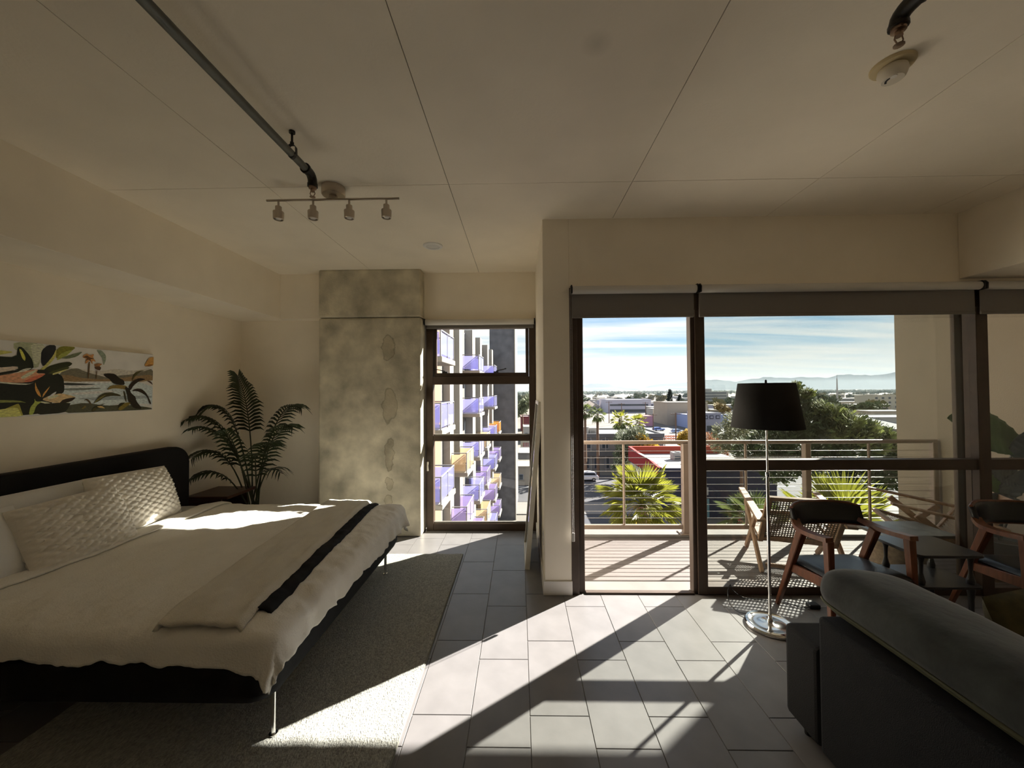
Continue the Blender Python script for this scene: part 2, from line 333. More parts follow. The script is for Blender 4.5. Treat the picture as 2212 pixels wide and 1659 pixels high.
def blind(name, label, x0, x1, yc, zc, r, hem, chain=None):
    t = thing(name, label, 'roller blind', (x0, yc, zc))
    MB().lathe([(r * 0.97, x0 + 0.012), (r, x0 + 0.014), (r, x1 - 0.014), (r * 0.97, x1 - 0.012)], (0, yc, zc), 24, 'X').ob('roll', BLIND_W, t, smooth=50)
    fb = MB(); fb.box(x0 + 0.016, x1 - 0.016, yc + r - 0.004, yc + r, hem + 0.02, zc); fb.ob('fabric', BLIND_F, t)
    box(x0 + 0.016, x1 - 0.016, yc + r - 0.009, yc + r + 0.004, hem, hem + 0.024).ob('hem_bar', BLIND_F, t, bevel=0.003)
    for a, bb in ((x0, x0 + 0.011), (x1 - 0.011, x1)):
        MB().prism([(yc - r * 1.1, zc - r), (yc + r * 1.05, zc - r), (yc + r * 1.05, zc + r * 1.15), (yc - r * .6, zc + r * 1.15), (yc - r * 1.15, zc + r * .5)], a, bb, 'YZ').ob('bracket', BLACK_METAL, t, bevel=0.001)
    if chain:
        mb = MB()
        for dxx in (-0.006, 0.006):
            z = zc
            while z > chain:
                mb.lathe([(0.0, -0.004), (0.0032, 0), (0, 0.004)], (x0 + dxx, yc - 0.012, z), 6); z -= 0.011
        mb.ob('bead_chain', mat('bead_white', (0.7, 0.68, 0.64), 0.4), t)
        box(x0 - 0.012, x0 + 0.012, yc - 0.02, yc - 0.004, chain - 0.07, chain).ob('chain_tensioner', mat('clear_plastic', (0.6, 0.58, 0.55), 0.2), t, bevel=0.003)
    return t
blind('roller_blind', 'white roller blind rolled up over the tall narrow window', -1.135, 0.19, 4.585, 2.505, 0.034, 2.432)
blind('roller_blind', 'short roller blind with bead chain above the open doorway', 0.425, 1.452, 3.145, 2.500, 0.033, 2.275, chain=0.53)
blind('roller_blind', 'widest roller blind above the large fixed pane', 1.462, 3.706, 3.145, 2.500, 0.033, 2.275)
blind('roller_blind', 'dark roller blind under the boxed drop by the side wall', 3.716, 4.66, 3.145, 2.500, 0.033, 2.275)

# ------------------------------------------------------------------ sliding glass door
dr = thing('door_1', 'wide bronze sliding glass door left open to the balcony', 'sliding door', kind='structure')
def dfr(name, *a, m=BRONZE): return box(*a).ob(name, m, dr, bevel=0.004)
DF0, DF1 = 3.205, 3.345
dfr('door_jamb', 0.42, 0.485, DF0, DF1, 0, 2.535); dfr('door_jamb', 0.485, 0.535, DF0 + 0.03, DF1 + 0.01, 0, 2.535)
dfr('door_head', 0.535, 4.7, DF0, DF1, 2.34, 2.535)
dfr('door_threshold', 0.535, 1.425, DF0, 3.255, -0.02, 0.014)
dfr('mullion', 1.425, 1.455, DF0 + 0.02, 3.30, 0.0, 2.34); dfr('mullion', 1.455, 1.535, DF0, DF1, 0.0, 2.34)
dfr('mullion', 3.72, 3.815, DF0 - 0.01, 3.30, 0.0, 2.34)
dfr('bottom_rail', 1.535, 3.72, DF0, 3.30, 0.0, 0.065); dfr('bottom_rail', 3.815, 4.7, DF0, 3.30, 0.0, 0.065)
dfr('transom', 1.535, 3.72, DF0, 3.285, 1.012, 1.098); dfr('transom', 3.815, 4.7, DF0, 3.285, 1.012, 1.098)
for a, bb in ((1.535, 3.72), (3.815, 4.7)):
    for z0, z1 in ((0.065, 1.012), (1.098, 2.34)): box(a, bb, 3.250, 3.256, z0, z1).ob('pane', PANE, dr)
leaf = box(3.70, 3.775, 3.335, 3.37, -0.03, 2.40).ob('sliding_leaf', BRONZE, dr, bevel=0.003)
box(1.46, 3.70, 3.335, 3.37, -0.03, 0.05).ob('leaf_rail', BRONZE, leaf, bevel=0.003); box(1.46, 3.70, 3.350, 3.355, 0.05, 2.40).ob('leaf_pane', PANE, leaf)

# ------------------------------------------------------------------ ceiling fixtures
PIPE = mat('painted_steel_pipe', (0.125, 0.13, 0.115), 0.42, metal=0.35, var=0.15, scale=14)
PIPE_D = mat('dark_iron_fitting', (0.035, 0.033, 0.030), 0.4, metal=0.5)
BRASS = mat('sprinkler_brass', (0.33, 0.23, 0.17), 0.3, metal=1)
def sprinkler(name, label, x, y_end, hangers, zp=0.128, k=1.0):
    z = HC - zp; t = thing(name, label, 'sprinkler pipe', (x, y_end, HC))
    MB().tube([(x, -1.3, z), (x, y_end - 0.03, z)], 0.0205, 16).ob('pipe', PIPE, t, smooth=40)
    el = MB(); pts = [(x, y_end - 0.06, z), (x, y_end - 0.02, z)] + [(x, y_end - 0.02 + 0.04 * sin(a), z - (0.04 - 0.04 * cos(a)) * k) for a in (pi / 8, pi / 4, 3 * pi / 8, pi / 2)] + [(x, y_end + 0.02, z - 0.065 * k)]
    el.tube(pts, 0.026, 14); el.tube([(x, y_end - 0.064, z), (x, y_end - 0.05, z)], 0.030, 14); el.tube([(x, y_end + 0.02, z - 0.05 * k), (x, y_end + 0.02, z - 0.068 * k)], 0.029, 14); el.ob('elbow', PIPE_D, t, smooth=50)
    nz_ = MB(); zz = z - 0.068 * k
    nz_.lathe([(0.022, zz), (0.022, zz - 0.012), (0.012, zz - 0.014), (0.012, zz - 0.03)], (x, y_end + 0.02, 0), 12)
    for s in (-1, 1): nz_.tube([(x + s * 0.011, y_end + 0.02, zz - 0.028), (x + s * 0.015, y_end + 0.02, zz - 0.042), (x + s * 0.004, y_end + 0.02, zz - 0.06)], 0.0025, 6)
    nz_.lathe([(0.0, zz - 0.058), (0.016, zz - 0.060), (0.016, zz - 0.063), (0, zz - 0.064)], (x, y_end + 0.02, 0), 12); nz_.ob('nozzle', BRASS, t, smooth=40)
    for hy in hangers:
        h = MB(); h.tube([(x, hy, HC + 0.002), (x, hy, z + 0.055)], 0.006, 8); h.lathe([(0.016, HC - 0.012), (0.016, HC)], (x, hy, 0), 10)
        h.lathe([(0.011, z + 0.05), (0.011, z + 0.065)], (x, hy, 0), 6)
        ring = [(x + 0.024 * sin(a) * (1 if cos(a) < .3 else .75), hy, z + 0.0 - 0.024 * cos(a) + (0.028 if cos(a) < -.3 else 0)) for a in [2 * pi * k / 20 for k in range(21)]]
        for a_, b_ in zip(ring, ring[1:]): h.bar(a_, b_, 0.018, 0.003, up=(0, 1, 0) if False else (0.3, 0, 1))
        h.ob('hanger', PIPE_D, t)
    return t
sprinkler('sprinkler_pipe', 'long grey sprinkler pipe above the bed ending at the track light', -1.236, 2.25, (0.4, 2.06))
sprinkler('sprinkler_pipe', 'grey sprinkler pipe ending beside the smoke detector', 1.315, 1.31, (0.3,), zp=0.145, k=0.62)
tl = thing('track_light', 'brushed nickel ceiling bar with four small spotlights', 'track light', (-1.29, 2.64, HC))
MB().lathe([(0.078, HC + 0.001), (0.078, HC - 0.055), (0.074, HC - 0.06), (0.03, HC - 0.062), (0.03, HC - 0.08), (0.0, HC - 0.08)], (-1.29, 2.64, 0), 32).ob('canopy', NICKEL, tl, smooth=40)
MB().tube([(-1.755, 2.63, HC - 0.092), (-0.825, 2.63, HC - 0.092)], 0.008, 12).ob('bar', NICKEL, tl, smooth=40)
LENS = mat('spot_lens', (0.75, 0.73, 0.7), 0.12)
for xx in (-1.672, -1.428, -1.174, -0.914):
    yy, zt = 2.63, HC - 0.10; hd = MB()
    hd.lathe([(0.007, zt), (0.007, zt - 0.035), (0.020, zt - 0.035), (0.021, zt - 0.037), (0.021, zt - 0.068), (0.034, zt - 0.072), (0.035, zt - 0.076), (0.033, zt - 0.125), (0.028, zt - 0.128), (0.026, zt - 0.115), (0.0, zt - 0.113)], (xx, yy, 0), 20)
    h = hd.ob('spot_head', NICKEL, tl, smooth=35); MB().lathe([(0.0, zt - 0.127), (0.016, zt - 0.125), (0.024, zt - 0.116), (0.0, zt - 0.1155)], (xx, yy, 0), 16).ob('lens', LENS, h, smooth=40)
dl = thing('downlight', 'white round recessed downlight above the narrow window', 'downlight', (-0.84, 3.74, HC))
MB().lathe([(0.095, HC + 0.002), (0.095, HC - 0.006), (0.088, HC - 0.012), (0.066, HC - 0.012), (0.060, HC - 0.003), (0.0, HC - 0.003)], (-0.84, 3.74, 0), 32).ob('trim_ring', mat('downlight_white', (0.85, 0.84, 0.82), 0.4), dl, smooth=35)
MB().lathe([(0.0, HC - 0.0055), (0.057, HC - 0.005), (0.059, HC - 0.003), (0, HC - 0.003)], (-0.84, 3.74, 0), 24).ob('diffuser', mat('diffuser', (0.72, 0.72, 0.70), 0.5), dl, smooth=30)
sd = thing('smoke_detector', 'yellowed round smoke detector on the ceiling', 'smoke detector', (1.66, 1.71, HC))
YEL = mat('aged_plastic', (0.60, 0.50, 0.30), 0.45); CRM = mat('cream_plastic', (0.74, 0.68, 0.57), 0.4)
MB().lathe([(0.078, HC + 0.002), (0.078, HC - 0.006), (0.074, HC - 0.012), (0.05, HC - 0.014), (0.0, HC - 0.014)], (1.66, 1.71, 0), 36).ob('base_plate', YEL, sd, smooth=35)
MB().lathe([(0.045, HC - 0.013), (0.050, HC - 0.018), (0.053, HC - 0.034), (0.050, HC - 0.046), (0.044, HC - 0.060), (0.038, HC - 0.066), (0.0, HC - 0.067)], (1.66, 1.71, 0), 36).ob('body', CRM, sd, smooth=35)
sl = MB()
for k in range(9):
    a = radians(120 + 13 * k); a2 = a + radians(11.5)
    sl.add([(1.66 + r * cos(q), 1.71 + r * sin(q), z) for z in (HC - 0.0665, HC - 0.0685) for q in (a, a2) for r in (0.020, 0.027)], [(0, 1, 3, 2), (4, 6, 7, 5), (0, 2, 6, 4), (1, 5, 7, 3)])
sl.ob('vent_slot', BLACK_METAL, sd)
MB().lathe([(0.012, HC - 0.066), (0.012, HC - 0.069), (0, HC - 0.0695)], (1.645, 1.69, 0), 12).ob('test_button', WHITE, sd)

# ------------------------------------------------------------------ rug
RUG = mat('grey_green_pile', (0.35, 0.35, 0.305), 0.95, var=0.35, scale=95, bump=1.0, bscale=160, stretch=(1, 0.55, 1), sheen=0.3)
rg = thing('area_rug', 'grey green pile rug under the bed', 'rug', (-1.5, 2.6, 0))
def rugtop(u, v):
    x = -2.40 + 1.81 * u; y = 1.15 + 2.80 * v
    return (x + 0.004 * noise.noise((y * 6, 0, 1)), y + 0.004 * noise.noise((x * 6, 3, 1)), 0.016 + 0.003 * noise.noise((x * 9, y * 3, 0)))
mb = MB(); mb.grid(rugtop, 90, 110); mb.ob('pile', RUG, rg, smooth=60)
box(-2.405, -0.585, 1.145, 3.955, 0.001, 0.012).ob('backing', mat('rug_edge', (0.22, 0.22, 0.18), .95), rg, bevel=0.003)

# ------------------------------------------------------------------ bed
bed = thing('bed', 'black upholstered bed frame on thin chrome legs', 'bed', (-2.3, 2.7, 0))
BX0, BX1, BY0, BY1 = -3.36, -1.15, 1.75, 3.68
def rr(x0, x1, y0, y1, r, n=6):
    pts = []
    for cx, cy, a0 in ((x1 - r, y1 - r, 0), (x0 + r, y1 - r, pi / 2), (x0 + r, y0 + r, pi), (x1 - r, y0 + r, 1.5 * pi)):
        for k in range(n + 1): a = a0 + pi / 2 * k / n; pts.append((cx + r * cos(a), cy + r * sin(a)))
    return pts
fr = MB()
rings = []
for inset, z in ((0.06, 0.235), (0.02, 0.25), (0.0, 0.29), (0.0, 0.44), (0.015, 0.455)):
    rings.append([(x, y, z) for x, y in rr(BX0, BX1 - inset, BY0 + inset, BY1 - inset, 0.10)])
n = len(rings[0]); vs = sum(rings, []); fs = [tuple(range(n))[::-1], tuple(range(4 * n, 5 * n))]
for k in range(4): fs += [(k * n + i, k * n + (i + 1) % n, (k + 1) * n + (i + 1) % n, (k + 1) * n + i) for i in range(n)]
fr.add(vs, fs); fr.ob('bed_frame', BLACK_CLOTH, bed, smooth=40)
hb = MB()   # headboard: rounded corners, padded, seen from the side it follows the wall
poly = [(1.60, 0.26), (3.85, 0.26)]
for k in range(9): a = -0.0 + pi / 2 * k / 8; poly.append((3.85 - 0.17 + 0.17 * cos(a), 1.155 - 0.17 + 0.17 * sin(a)))
for k in range(9): a = pi / 2 + pi / 2 * k / 8; poly.append((1.60 + 0.17 + 0.17 * cos(a), 1.155 - 0.17 + 0.17 * sin(a)))
hb.prism(poly, -3.46, -3.335, 'YZ'); hb.ob('headboard', BLACK_CLOTH, bed, smooth=50, bevel=0.03, bseg=3)
box(-3.32, -1.17, 1.78, 3.65, 0.40, 0.585).ob('mattress', mat('mattress_white', (0.72, 0.70, 0.66), .9), bed, bevel=0.04, bseg=3)
for lx, ly in ((-1.21, 1.88), (-1.235, 3.52), (-3.2, 1.88), (-3.2, 3.52)):
    MB().lathe([(0.020, 0.017), (0.020, 0.022), (0.011, 0.024), (0.013, 0.25)], (lx, ly, 0), 12).ob('leg', CHROME, bed, smooth=40)

LINEN = mat('white_linen', (0.86, 0.83, 0.765), 0.85, var=0.03, scale=4, bump=0.35, bscale=120, sheen=0.15)
# draped cover: flat on top, rolls over the edge and hangs; corners droop further
def drape(s, t, lift=0.0):
    # s along X (towards foot), t along Y
    XF, Y0, Y1, ZT = -1.17, 1.78, 3.66, 0.605 + lift
    dx = max(0, s - XF); dyn = max(0, Y0 - t); dyf = max(0, t - Y1); dy = max(dyn, dyf)
    d = hypot(dx, dy)
    wr = 0.012 * noise.noise((s * 3.1, t * 2.3, 5)) + 0.008 * noise.noise((s * 9 + t * 3, t * 3.2, 2)) + 0.004 * abs(noise.noise((s * 17 - t * 6, t * 8, 8))) + 0.002 * noise.noise((s * 40, t * 31, 3))
    x, y = min(s, XF), min(max(t, Y0), Y1)
    en = max(0, 1 - max(0, t - Y0) / .40); ef = max(0, 1 - max(0, XF - s) / .30)
    wr += 0.016 * en * noise.noise((s * 9.0, t * 1.6, 11)) + 0.016 * ef * noise.noise((s * 1.8, t * 9.0, 12)) + 0.007 * max(en, ef) * noise.noise((s * 24, t * 24, 13))
    wr += 0.010 * (0.5 - abs(noise.noise((s * 4.5 + t * 1.5, t * 1.8 - s, 21)))) * .9
    edge = min(XF - s if s < XF else 0, (t - Y0) if t > Y0 else 0, (Y1 - t) if t < Y1 else 0)
    z = ZT + wr - 0.02 * max(0, 1 - edge / 0.20) ** 2 + 0.012
    if d > 0:
        ux, uy = dx / d, (dy / d) * (-1 if dyn > 0 else 1)
        r = 0.075; q = min(d / r, pi / 2 * 0.93)
        outd = r * sin(q); dn = r * (1 - cos(q)); rest_ = max(0, d - r * pi / 2 * 0.93)
        ph = (t * 21 + 3 * noise.noise((t * 3, 0, 0))) if dx > dy else (s * 15 + 3 * noise.noise((s * 3, 1, 0)))
        rip = (0.007 * sin(ph) + 0.006 * sin(ph * 2.3 + 1) + 0.030 * noise.noise((s * 8 if dy > dx else t * 8, d * 3, 6)) + 0.007 * noise.noise((s * 22, t * 22, d * 4))) * min(1, rest_ / 0.12) * (0.35 + 0.65 * (1 if dx > 0 else .6))
        outd += rest_ * 0.13 + rip; dn += rest_ * 0.985
        x += ux * outd; y += uy * outd; z -= dn
    return (x, y, z)
mb = MB()
SX0, SX1 = -2.93, -1.17 + 0.215
def dfn(u, v):
    on = 0.165 + 0.10 * max(0, (u - .62) / .38) ** 2
    t = 1.78 - on + (3.66 + 0.22 - 1.78 + on) * v
    s = SX0 + 0.05 * (v - .5) + (SX1 - SX0) * u + (0.008 * sin(v * 23) + .005 * sin(v * 61) if u > .97 else 0)
    return drape(s, t)
mb.grid(dfn, 180, 180)
mb2 = MB(); 
dv = thing('duvet', 'rumpled cream duvet hanging over the edges of the bed', 'duvet', (-2.0, 2.7, 0.6))
dob = mb.ob('cover', LINEN, dv, smooth=70)
so = dob.modifiers.new('thick', 'SOLIDIFY'); so.thickness = 0.012; so.offset = -1
fold = MB(); fold.grid(lambda u, v: (lambda p: (p[0], p[1], p[2] + 0.016 + 0.010 * sin(pi * u)))(drape(-2.96 + 0.16 * u + 0.03 * sin(v * 5) + .05 * (v - .5), 1.62 + 2.18 * v)), 10, 90)
fo = fold.ob('turned_back_edge', LINEN, dv, smooth=70); so = fo.modifiers.new('thick', 'SOLIDIFY'); so.thickness = 0.012
sh = thing('bed_sheet', 'white sheet under the pillows at the head of the bed', 'sheet', (-3.1, 2.7, 0.59))
MB().grid(lambda u, v: (-3.33 + 0.50 * u, 1.775 + 1.88 * v, 0.592 + 0.004 * noise.noise((u * 4, v * 12, 1))), 12, 40).ob('cloth', mat('sheet_white', (0.70, 0.69, 0.67), .85, bump=.2, bscale=90), sh, smooth=60)

# throw across the foot of the bed: cream face, black lining showing along the foot side
def strip(x_near0, x_near1, x_far0, x_far1, t0, t1, lift, nu=34, nv=110, wob=0.0):
    m = MB()
    def f(u, v):
        t = t0 + (t1 - t0) * v; s = (x_near0 + (x_near1 - x_near0) * u) * (1 - v) + (x_far0 + (x_far1 - x_far0) * u) * v
        p = drape(s + wob * sin(v * 9), t, 0)
        h = lift * (1 - 0.75 * max(0, (abs(u - .5) - .40) / .10) ** 2) + 0.004 * noise.noise((u * 9, v * 5, 4))
        return (p[0], p[1], p[2] + h)
    m.grid(f, nu, nv); return m
th = thing('throw_blanket', 'folded cream throw with black lining laid across the foot of the bed', 'throw blanket', (-1.5, 2.7, 0.63))
THROW = mat('cream_fleece', (0.80, 0.75, 0.64), 0.95, var=0.05, scale=9, bump=0.6, bscale=260, sheen=0.5)
ln = strip(-1.58, -1.205, -1.72, -1.345, 1.86, 3.66, 0.022).ob('lining', mat('black_fleece', (0.004, 0.004, 0.005), 0.95), th, smooth=70)
so = ln.modifiers.new('thick', 'SOLIDIFY'); so.thickness = 0.016; so.offset = -1
tp = strip(-1.68, -1.262, -1.86, -1.415, 1.735, 3.67, 0.045, wob=0.004).ob('fleece', THROW, th, smooth=70)
so = tp.modifiers.new('thick', 'SOLIDIFY'); so.thickness = 0.020; so.offset = -1

# pillows: u across (Y), v up
def pillow(name, label, c, wdt, hgt, thk, lean, rz, m, quilt=0, group=None, roll=0):
    t = thing(name, label, 'pillow', c, group); mb = MB(); nu, nv = (72, 52) if quilt else (36, 28)
    def side(sg):
        def f(u, v):
            a, bq = u * 2 - 1, v * 2 - 1
            prof = max(0, (1 - abs(a) ** 3.2)) ** 0.55 * max(0, (1 - abs(bq) ** 3.0)) ** 0.55
            pin = 1 - 0.05 * (1 - abs(a)) * bq * bq
            pin2 = 1 - 0.06 * (1 - abs(bq)) * a * a
            d = sg * thk / 2 * prof
            if quilt and prof > .02:
                q1 = abs(((a * wdt / 2 + bq * hgt / 2 * 1.9) / quilt) % 1 - .5) * 2; q2 = abs(((a * wdt / 2 - bq * hgt / 2 * 1.9) / quilt) % 1 - .5) * 2
                d += sg * 0.026 * (sqrt(max(0, min(1, 1.15 * (1 - max(q1, q2))))) - .4) * min(1, prof * 3)
            d += 0.012 * noise.noise((a * 2 + c[1] * 7, bq * 2, sg)) * prof
            return (d, a * wdt / 2 * pin, bq * hgt / 2 * pin2)
        return f
    mb.grid(side(1), nu, nv); mb.grid(side(-1), nu, nv)
    o = mb.ob('case', m, None, smooth=75); o.parent = t
    # local: X thickness (front +X), Y width, Z height; lean back towards the headboard
    o.matrix_local = Matrix.Rotation(rz, 4, 'Z') @ Matrix.Rotation(-lean, 4, 'Y') @ Matrix.Rotation(roll, 4, 'X')
    return t
QUILT = mat('quilted_cream', (0.84, 0.80, 0.72), 0.9, var=0.03, scale=6, bump=0.2, bscale=300, sheen=0.2)
PWHITE = mat('pillow_white', (0.83, 0.83, 0.83), 0.85, var=0.02, bump=0.2, bscale=200)
pillow('bed_pillow', 'plain white pillow standing against the headboard behind the quilted ones', (-3.23, 2.52, 0.81), 0.80, 0.46, 0.16, radians(14), 0, PWHITE)
pillow('bed_pillow', 'quilted cream pillow nearest the potted palm', (-3.07, 3.04, 0.835), 0.68, 0.46, 0.17, radians(22), radians(4), QUILT, 0.085, roll=radians(-3))
pillow('bed_pillow', 'quilted cream pillow leaning in front of the other quilted one', (-2.93, 2.51, 0.80), 0.60, 0.43, 0.17, radians(26), radians(-3), QUILT, 0.085, roll=radians(2))
pillow('bed_pillow', 'smooth white pillow at the near end of the row, cut by the picture edge', (-3.04, 1.98, 0.80), 0.66, 0.43, 0.18, radians(24), radians(-3), PWHITE)

# ------------------------------------------------------------------ nightstand
WOOD_D = mat('dark_walnut', (0.075, 0.030, 0.018), 0.4, var=0.3, scale=5, stretch=(1, 8, 8))
ns = thing('nightstand', 'dark reddish wood nightstand with an open shelf beside the headboard', 'nightstand', (-3.28, 4.12, 0))
box(-3.47, -3.02, 3.93, 4.38, 0.575, 0.605).ob('top', WOOD_D, ns, bevel=0.006)
box(-3.46, -3.10, 3.95, 3.97, 0.22, 0.575).ob('side_panel', WOOD_D, ns, bevel=0.003); box(-3.46, -3.10, 4.33, 4.35, 0.22, 0.575).ob('side_panel', WOOD_D, ns, bevel=0.003)
box(-3.46, -3.44, 3.97, 4.33, 0.22, 0.575).ob('back_panel', WOOD_D, ns); box(-3.46, -3.10, 3.97, 4.33, 0.22, 0.24).ob('shelf', WOOD_D, ns, bevel=0.002)
d_ = box(-3.44, -3.095, 3.972, 4.328, 0.25, 0.40).ob('drawer', WOOD_D, ns, bevel=0.003); MB().lathe([(0.006, 0), (0.012, 0.012), (0.012, 0.018), (0, 0.02)], (-3.095, 4.15, 0.325), 12, 'X').ob('knob', NICKEL, d_)
for a, q in ((-3.43, 3.98), (-3.13, 3.98), (-3.43, 4.32), (-3.13, 4.32)): MB().lathe([(0.010, 0), (0.018, 0.22)], (a, q, 0), 10).ob('leg', WOOD_D, ns)
bk = thing('book_stack', 'black book lying inside the nightstand shelf', 'book', (-3.25, 4.15, 0.405)); box(-3.38, -3.15, 4.05, 4.27, 0.402, 0.43).ob('cover', BLACK_METAL, bk, bevel=0.002); box(-3.375, -3.148, 4.055, 4.265, 0.406, 0.426).ob('pages', mat('pages', (.6, .57, .5), .9), bk)

# ------------------------------------------------------------------ potted palm (feather fronds) in the corner
PALM = mat('palm_frond_dark', (0.028, 0.040, 0.014), 0.5, var=0.3, scale=5)
STEM = mat('palm_stem', (0.045, 0.050, 0.022), 0.55)
pp = thing('potted_palm', 'artificial palm with drooping feather fronds in the corner behind the bed', 'potted palm', (-3.06, 4.36, 0))
MB().lathe([(0.0, 0.0), (0.13, 0.0), (0.17, 0.26), (0.175, 0.28), (0.16, 0.28), (0.155, 0.25), (0, 0.25)], (-3.06, 4.36, 0), 28).ob('pot', mat('black_pot', (0.02, 0.02, 0.02), .5), pp, smooth=40)
MB().lathe([(0.154, 0.245), (0.10, 0.262), (0, 0.268)], (-3.06, 4.36, 0), 20).ob('soil', mat('soil', (0.04, 0.03, 0.02), .95), pp)
def frond(base, ctrl, tip, leaf0, leafl, nleaf, name='frond', plane=None):
    A, Bc, C = Vector(base), Vector(ctrl), Vector(tip); P = lambda t: A * (1 - t) ** 2 + Bc * 2 * t * (1 - t) + C * t * t
    mb = MB(); mb.cur = 1; mb.tube([P(k / 14) for k in range(15)], [0.008 * (1 - 0.75 * k / 14) + .001 for k in range(15)], 6); mb.cur = 0
    for k in range(nleaf):
        q = k / (nleaf - 1); t = leaf0 + (1 - leaf0) * q; p = P(t); d = (P(min(1, t + .02)) - P(t - .02)).normalized()
        sd_ = d.cross(Vector((0, 0, 1))) if plane is None else Vector(plane)
        sd_ = (sd_ - d * sd_.dot(d)).normalized(); ln_ = 1.22 * leafl * (0.55 + 0.45 * sin(pi * min(1, q * 1.0 + .12))) * random.uniform(.88, 1.08)
        for sg in (-1, 1):
            out_ = (sd_ * sg * (0.95 - .35 * q) + d * (0.45 + .5 * q)).normalized(); up_ = d.cross(out_).normalized()
            if up_.z < 0: up_ = -up_
            wd_ = 0.0155; pts = []
            for m_, (f, dr_) in enumerate(((0, 0), (.35, .02), (.7, .16), (1, .42))):
                c = p + out_ * ln_ * f - Vector((0, 0, 1)) * ln_ * dr_ + up_ * .04 * ln_ * sin(pi * f)
                wv = d * wd_ * (0.5, 1.0, .75, 0.08)[m_]; pts += [c - wv, c + wv]
            mb.add(pts, [(0, 1, 3, 2), (2, 3, 5, 4), (4, 5, 7, 6)])
    mb.v = [(max(x, -3.485), max(3.88, min(y, 4.745)), z) for x, y, z in mb.v]
    return mb.ob(name, [PALM, STEM], pp)
# tips and bends measured around the stem cluster (X, Y, Z)
for tipx, tipz, cx, cz, cy, ty, l0, ll, nl in (
        (-3.15, 1.86, -3.07, 1.42, 4.40, 4.25, .50, .25, 22), (-3.36, 1.50, -3.18, 1.72, 4.30, 4.05, .40, .22, 20), (-3.38, 1.42, -3.2, 1.50, 4.20, 3.95, .38, .24, 18),
        (-2.47, 1.52, -2.83, 1.68, 4.40, 4.28, .42, .20, 18), (-2.48, 1.31, -2.86, 1.42, 4.35, 4.15, .42, .21, 18), (-2.62, 1.12, -2.86, 1.28, 4.25, 4.0, .36, .19, 16),
        (-2.72, 1.02, -2.92, 1.16, 4.2, 3.9, .34, .16, 12), (-3.36, 1.02, -3.2, 1.25, 4.2, 3.9, .42, .19, 16), (-3.38, .80, -3.2, 1.0, 4.15, 3.92, .42, .16, 12),
        (-2.58, .82, -2.88, .98, 4.3, 4.1, .58, .17, 8), (-3.0, 1.30, -3.04, 1.2, 4.1, 3.85, .40, .19, 14), (-3.33, 1.32, -3.12, 1.36, 4.15, 3.9, .36, .21, 16)):
    frond((-3.06 + random.uniform(-.05, .05), 4.36 + random.uniform(-.04, .04), .26), (cx, cy, cz), (tipx, min(ty, 4.6), tipz), l0, ll, nl, plane=(1, -.2, .15) if abs(tipx + 3.1) < .12 else None)

# ------------------------------------------------------------------ leaning mirror
mr = thing('leaning_mirror', 'white framed mirror leaning against the narrow wall pier', 'mirror', (0.06, 3.95, 0))
ML = Matrix.Translation((0.040, 3.64, 0.002)) @ Matrix.Rotation(radians(5.0), 4, 'Y')
def lb(name, x0, x1, y0, y1, z0, z1, m):
    mb = MB().box(x0, x1, y0, y1, z0, z1); mb.v = [tuple(ML @ Vector(p)) for p in mb.v]; return mb.ob(name, m, mr, bevel=0.002)
MW = mat('white_lacquer', (0.90, 0.87, 0.80), 0.35)
lb('frame_stile', 0, 0.045, 0, 0.035, 0, 1.58, MW); lb('frame_stile', 0, 0.045, 0.565, 0.60, 0, 1.58, MW)
lb('frame_rail', 0, 0.045, 0.035, 0.565, 0, 0.035, MW); lb('frame_rail', 0, 0.045, 0.035, 0.565, 1.545, 1.58, MW)
lb('mirror_glass', 0.012, 0.018, 0.035, 0.565, 0.035, 1.545, mat('mirror_silver', (0.85, 0.87, 0.87), 0.02, metal=1)); lb('back_board', 0.018, 0.04, 0.035, 0.565, 0.035, 1.545, mat('board', (.2, .16, .12), .8))

# ------------------------------------------------------------------ floor lamp
lp = thing('floor_lamp', 'chrome floor lamp with a black drum shade in front of the glass', 'floor lamp', (1.765, 2.79, 0))
LX, LY = 1.765, 2.79
MB().lathe([(0.152, 0.0), (0.158, 0.004), (0.158, 0.016), (0.150, 0.026), (0.135, 0.029), (0.125, 0.024), (0.10, 0.020), (0.03, 0.022), (0.018, 0.03), (0.0, 0.03)], (LX, LY, 0), 48).ob('base', CHROME, lp, smooth=35)
MB().lathe([(0.018, 0.028), (0.018, 0.05), (0.013, 0.052), (0.0105, 0.12), (0.0105, 1.06)], (LX, LY, 0), 16).ob('pole', CHROME, lp, smooth=40)
MB().lathe([(0.012, 1.055), (0.014, 1.06), (0.014, 1.085), (0.007, 1.09), (0.007, 1.62)], (LX, LY, 0), 12).ob('upper_pole', CHROME, lp, smooth=40)
SHD = mat('black_shade', (0.010, 0.009, 0.008), 0.85, bump=.2, bscale=500); LIN = mat('shade_lining', (.3, .28, .24), .7)
mb = MB(); mb.lathe([(0.226, 1.405), (0.176, 1.722)], (LX, LY, 0), 56); mb.f = mb.f[:-2]; mb.mi = mb.mi[:-2]
so = mb.ob('lamp_shade', SHD, lp, smooth=40); q = so.modifiers.new('thick', 'SOLIDIFY'); q.thickness = 0.003
sp = MB()
for k in range(3): a = 2 * pi * k / 3 + .4; sp.tube([(LX, LY, 1.70), (LX + .175 * cos(a), LY + .175 * sin(a), 1.715)], .0025, 6)
sp.ob('spider', CHROME, lp); MB().lathe([(0.004, 1.60), (0.004, 1.70), (0.010, 1.705), (0.006, 1.745), (0, 1.748)], (LX, LY, 0), 10).ob('finial', BLACK_METAL, lp)
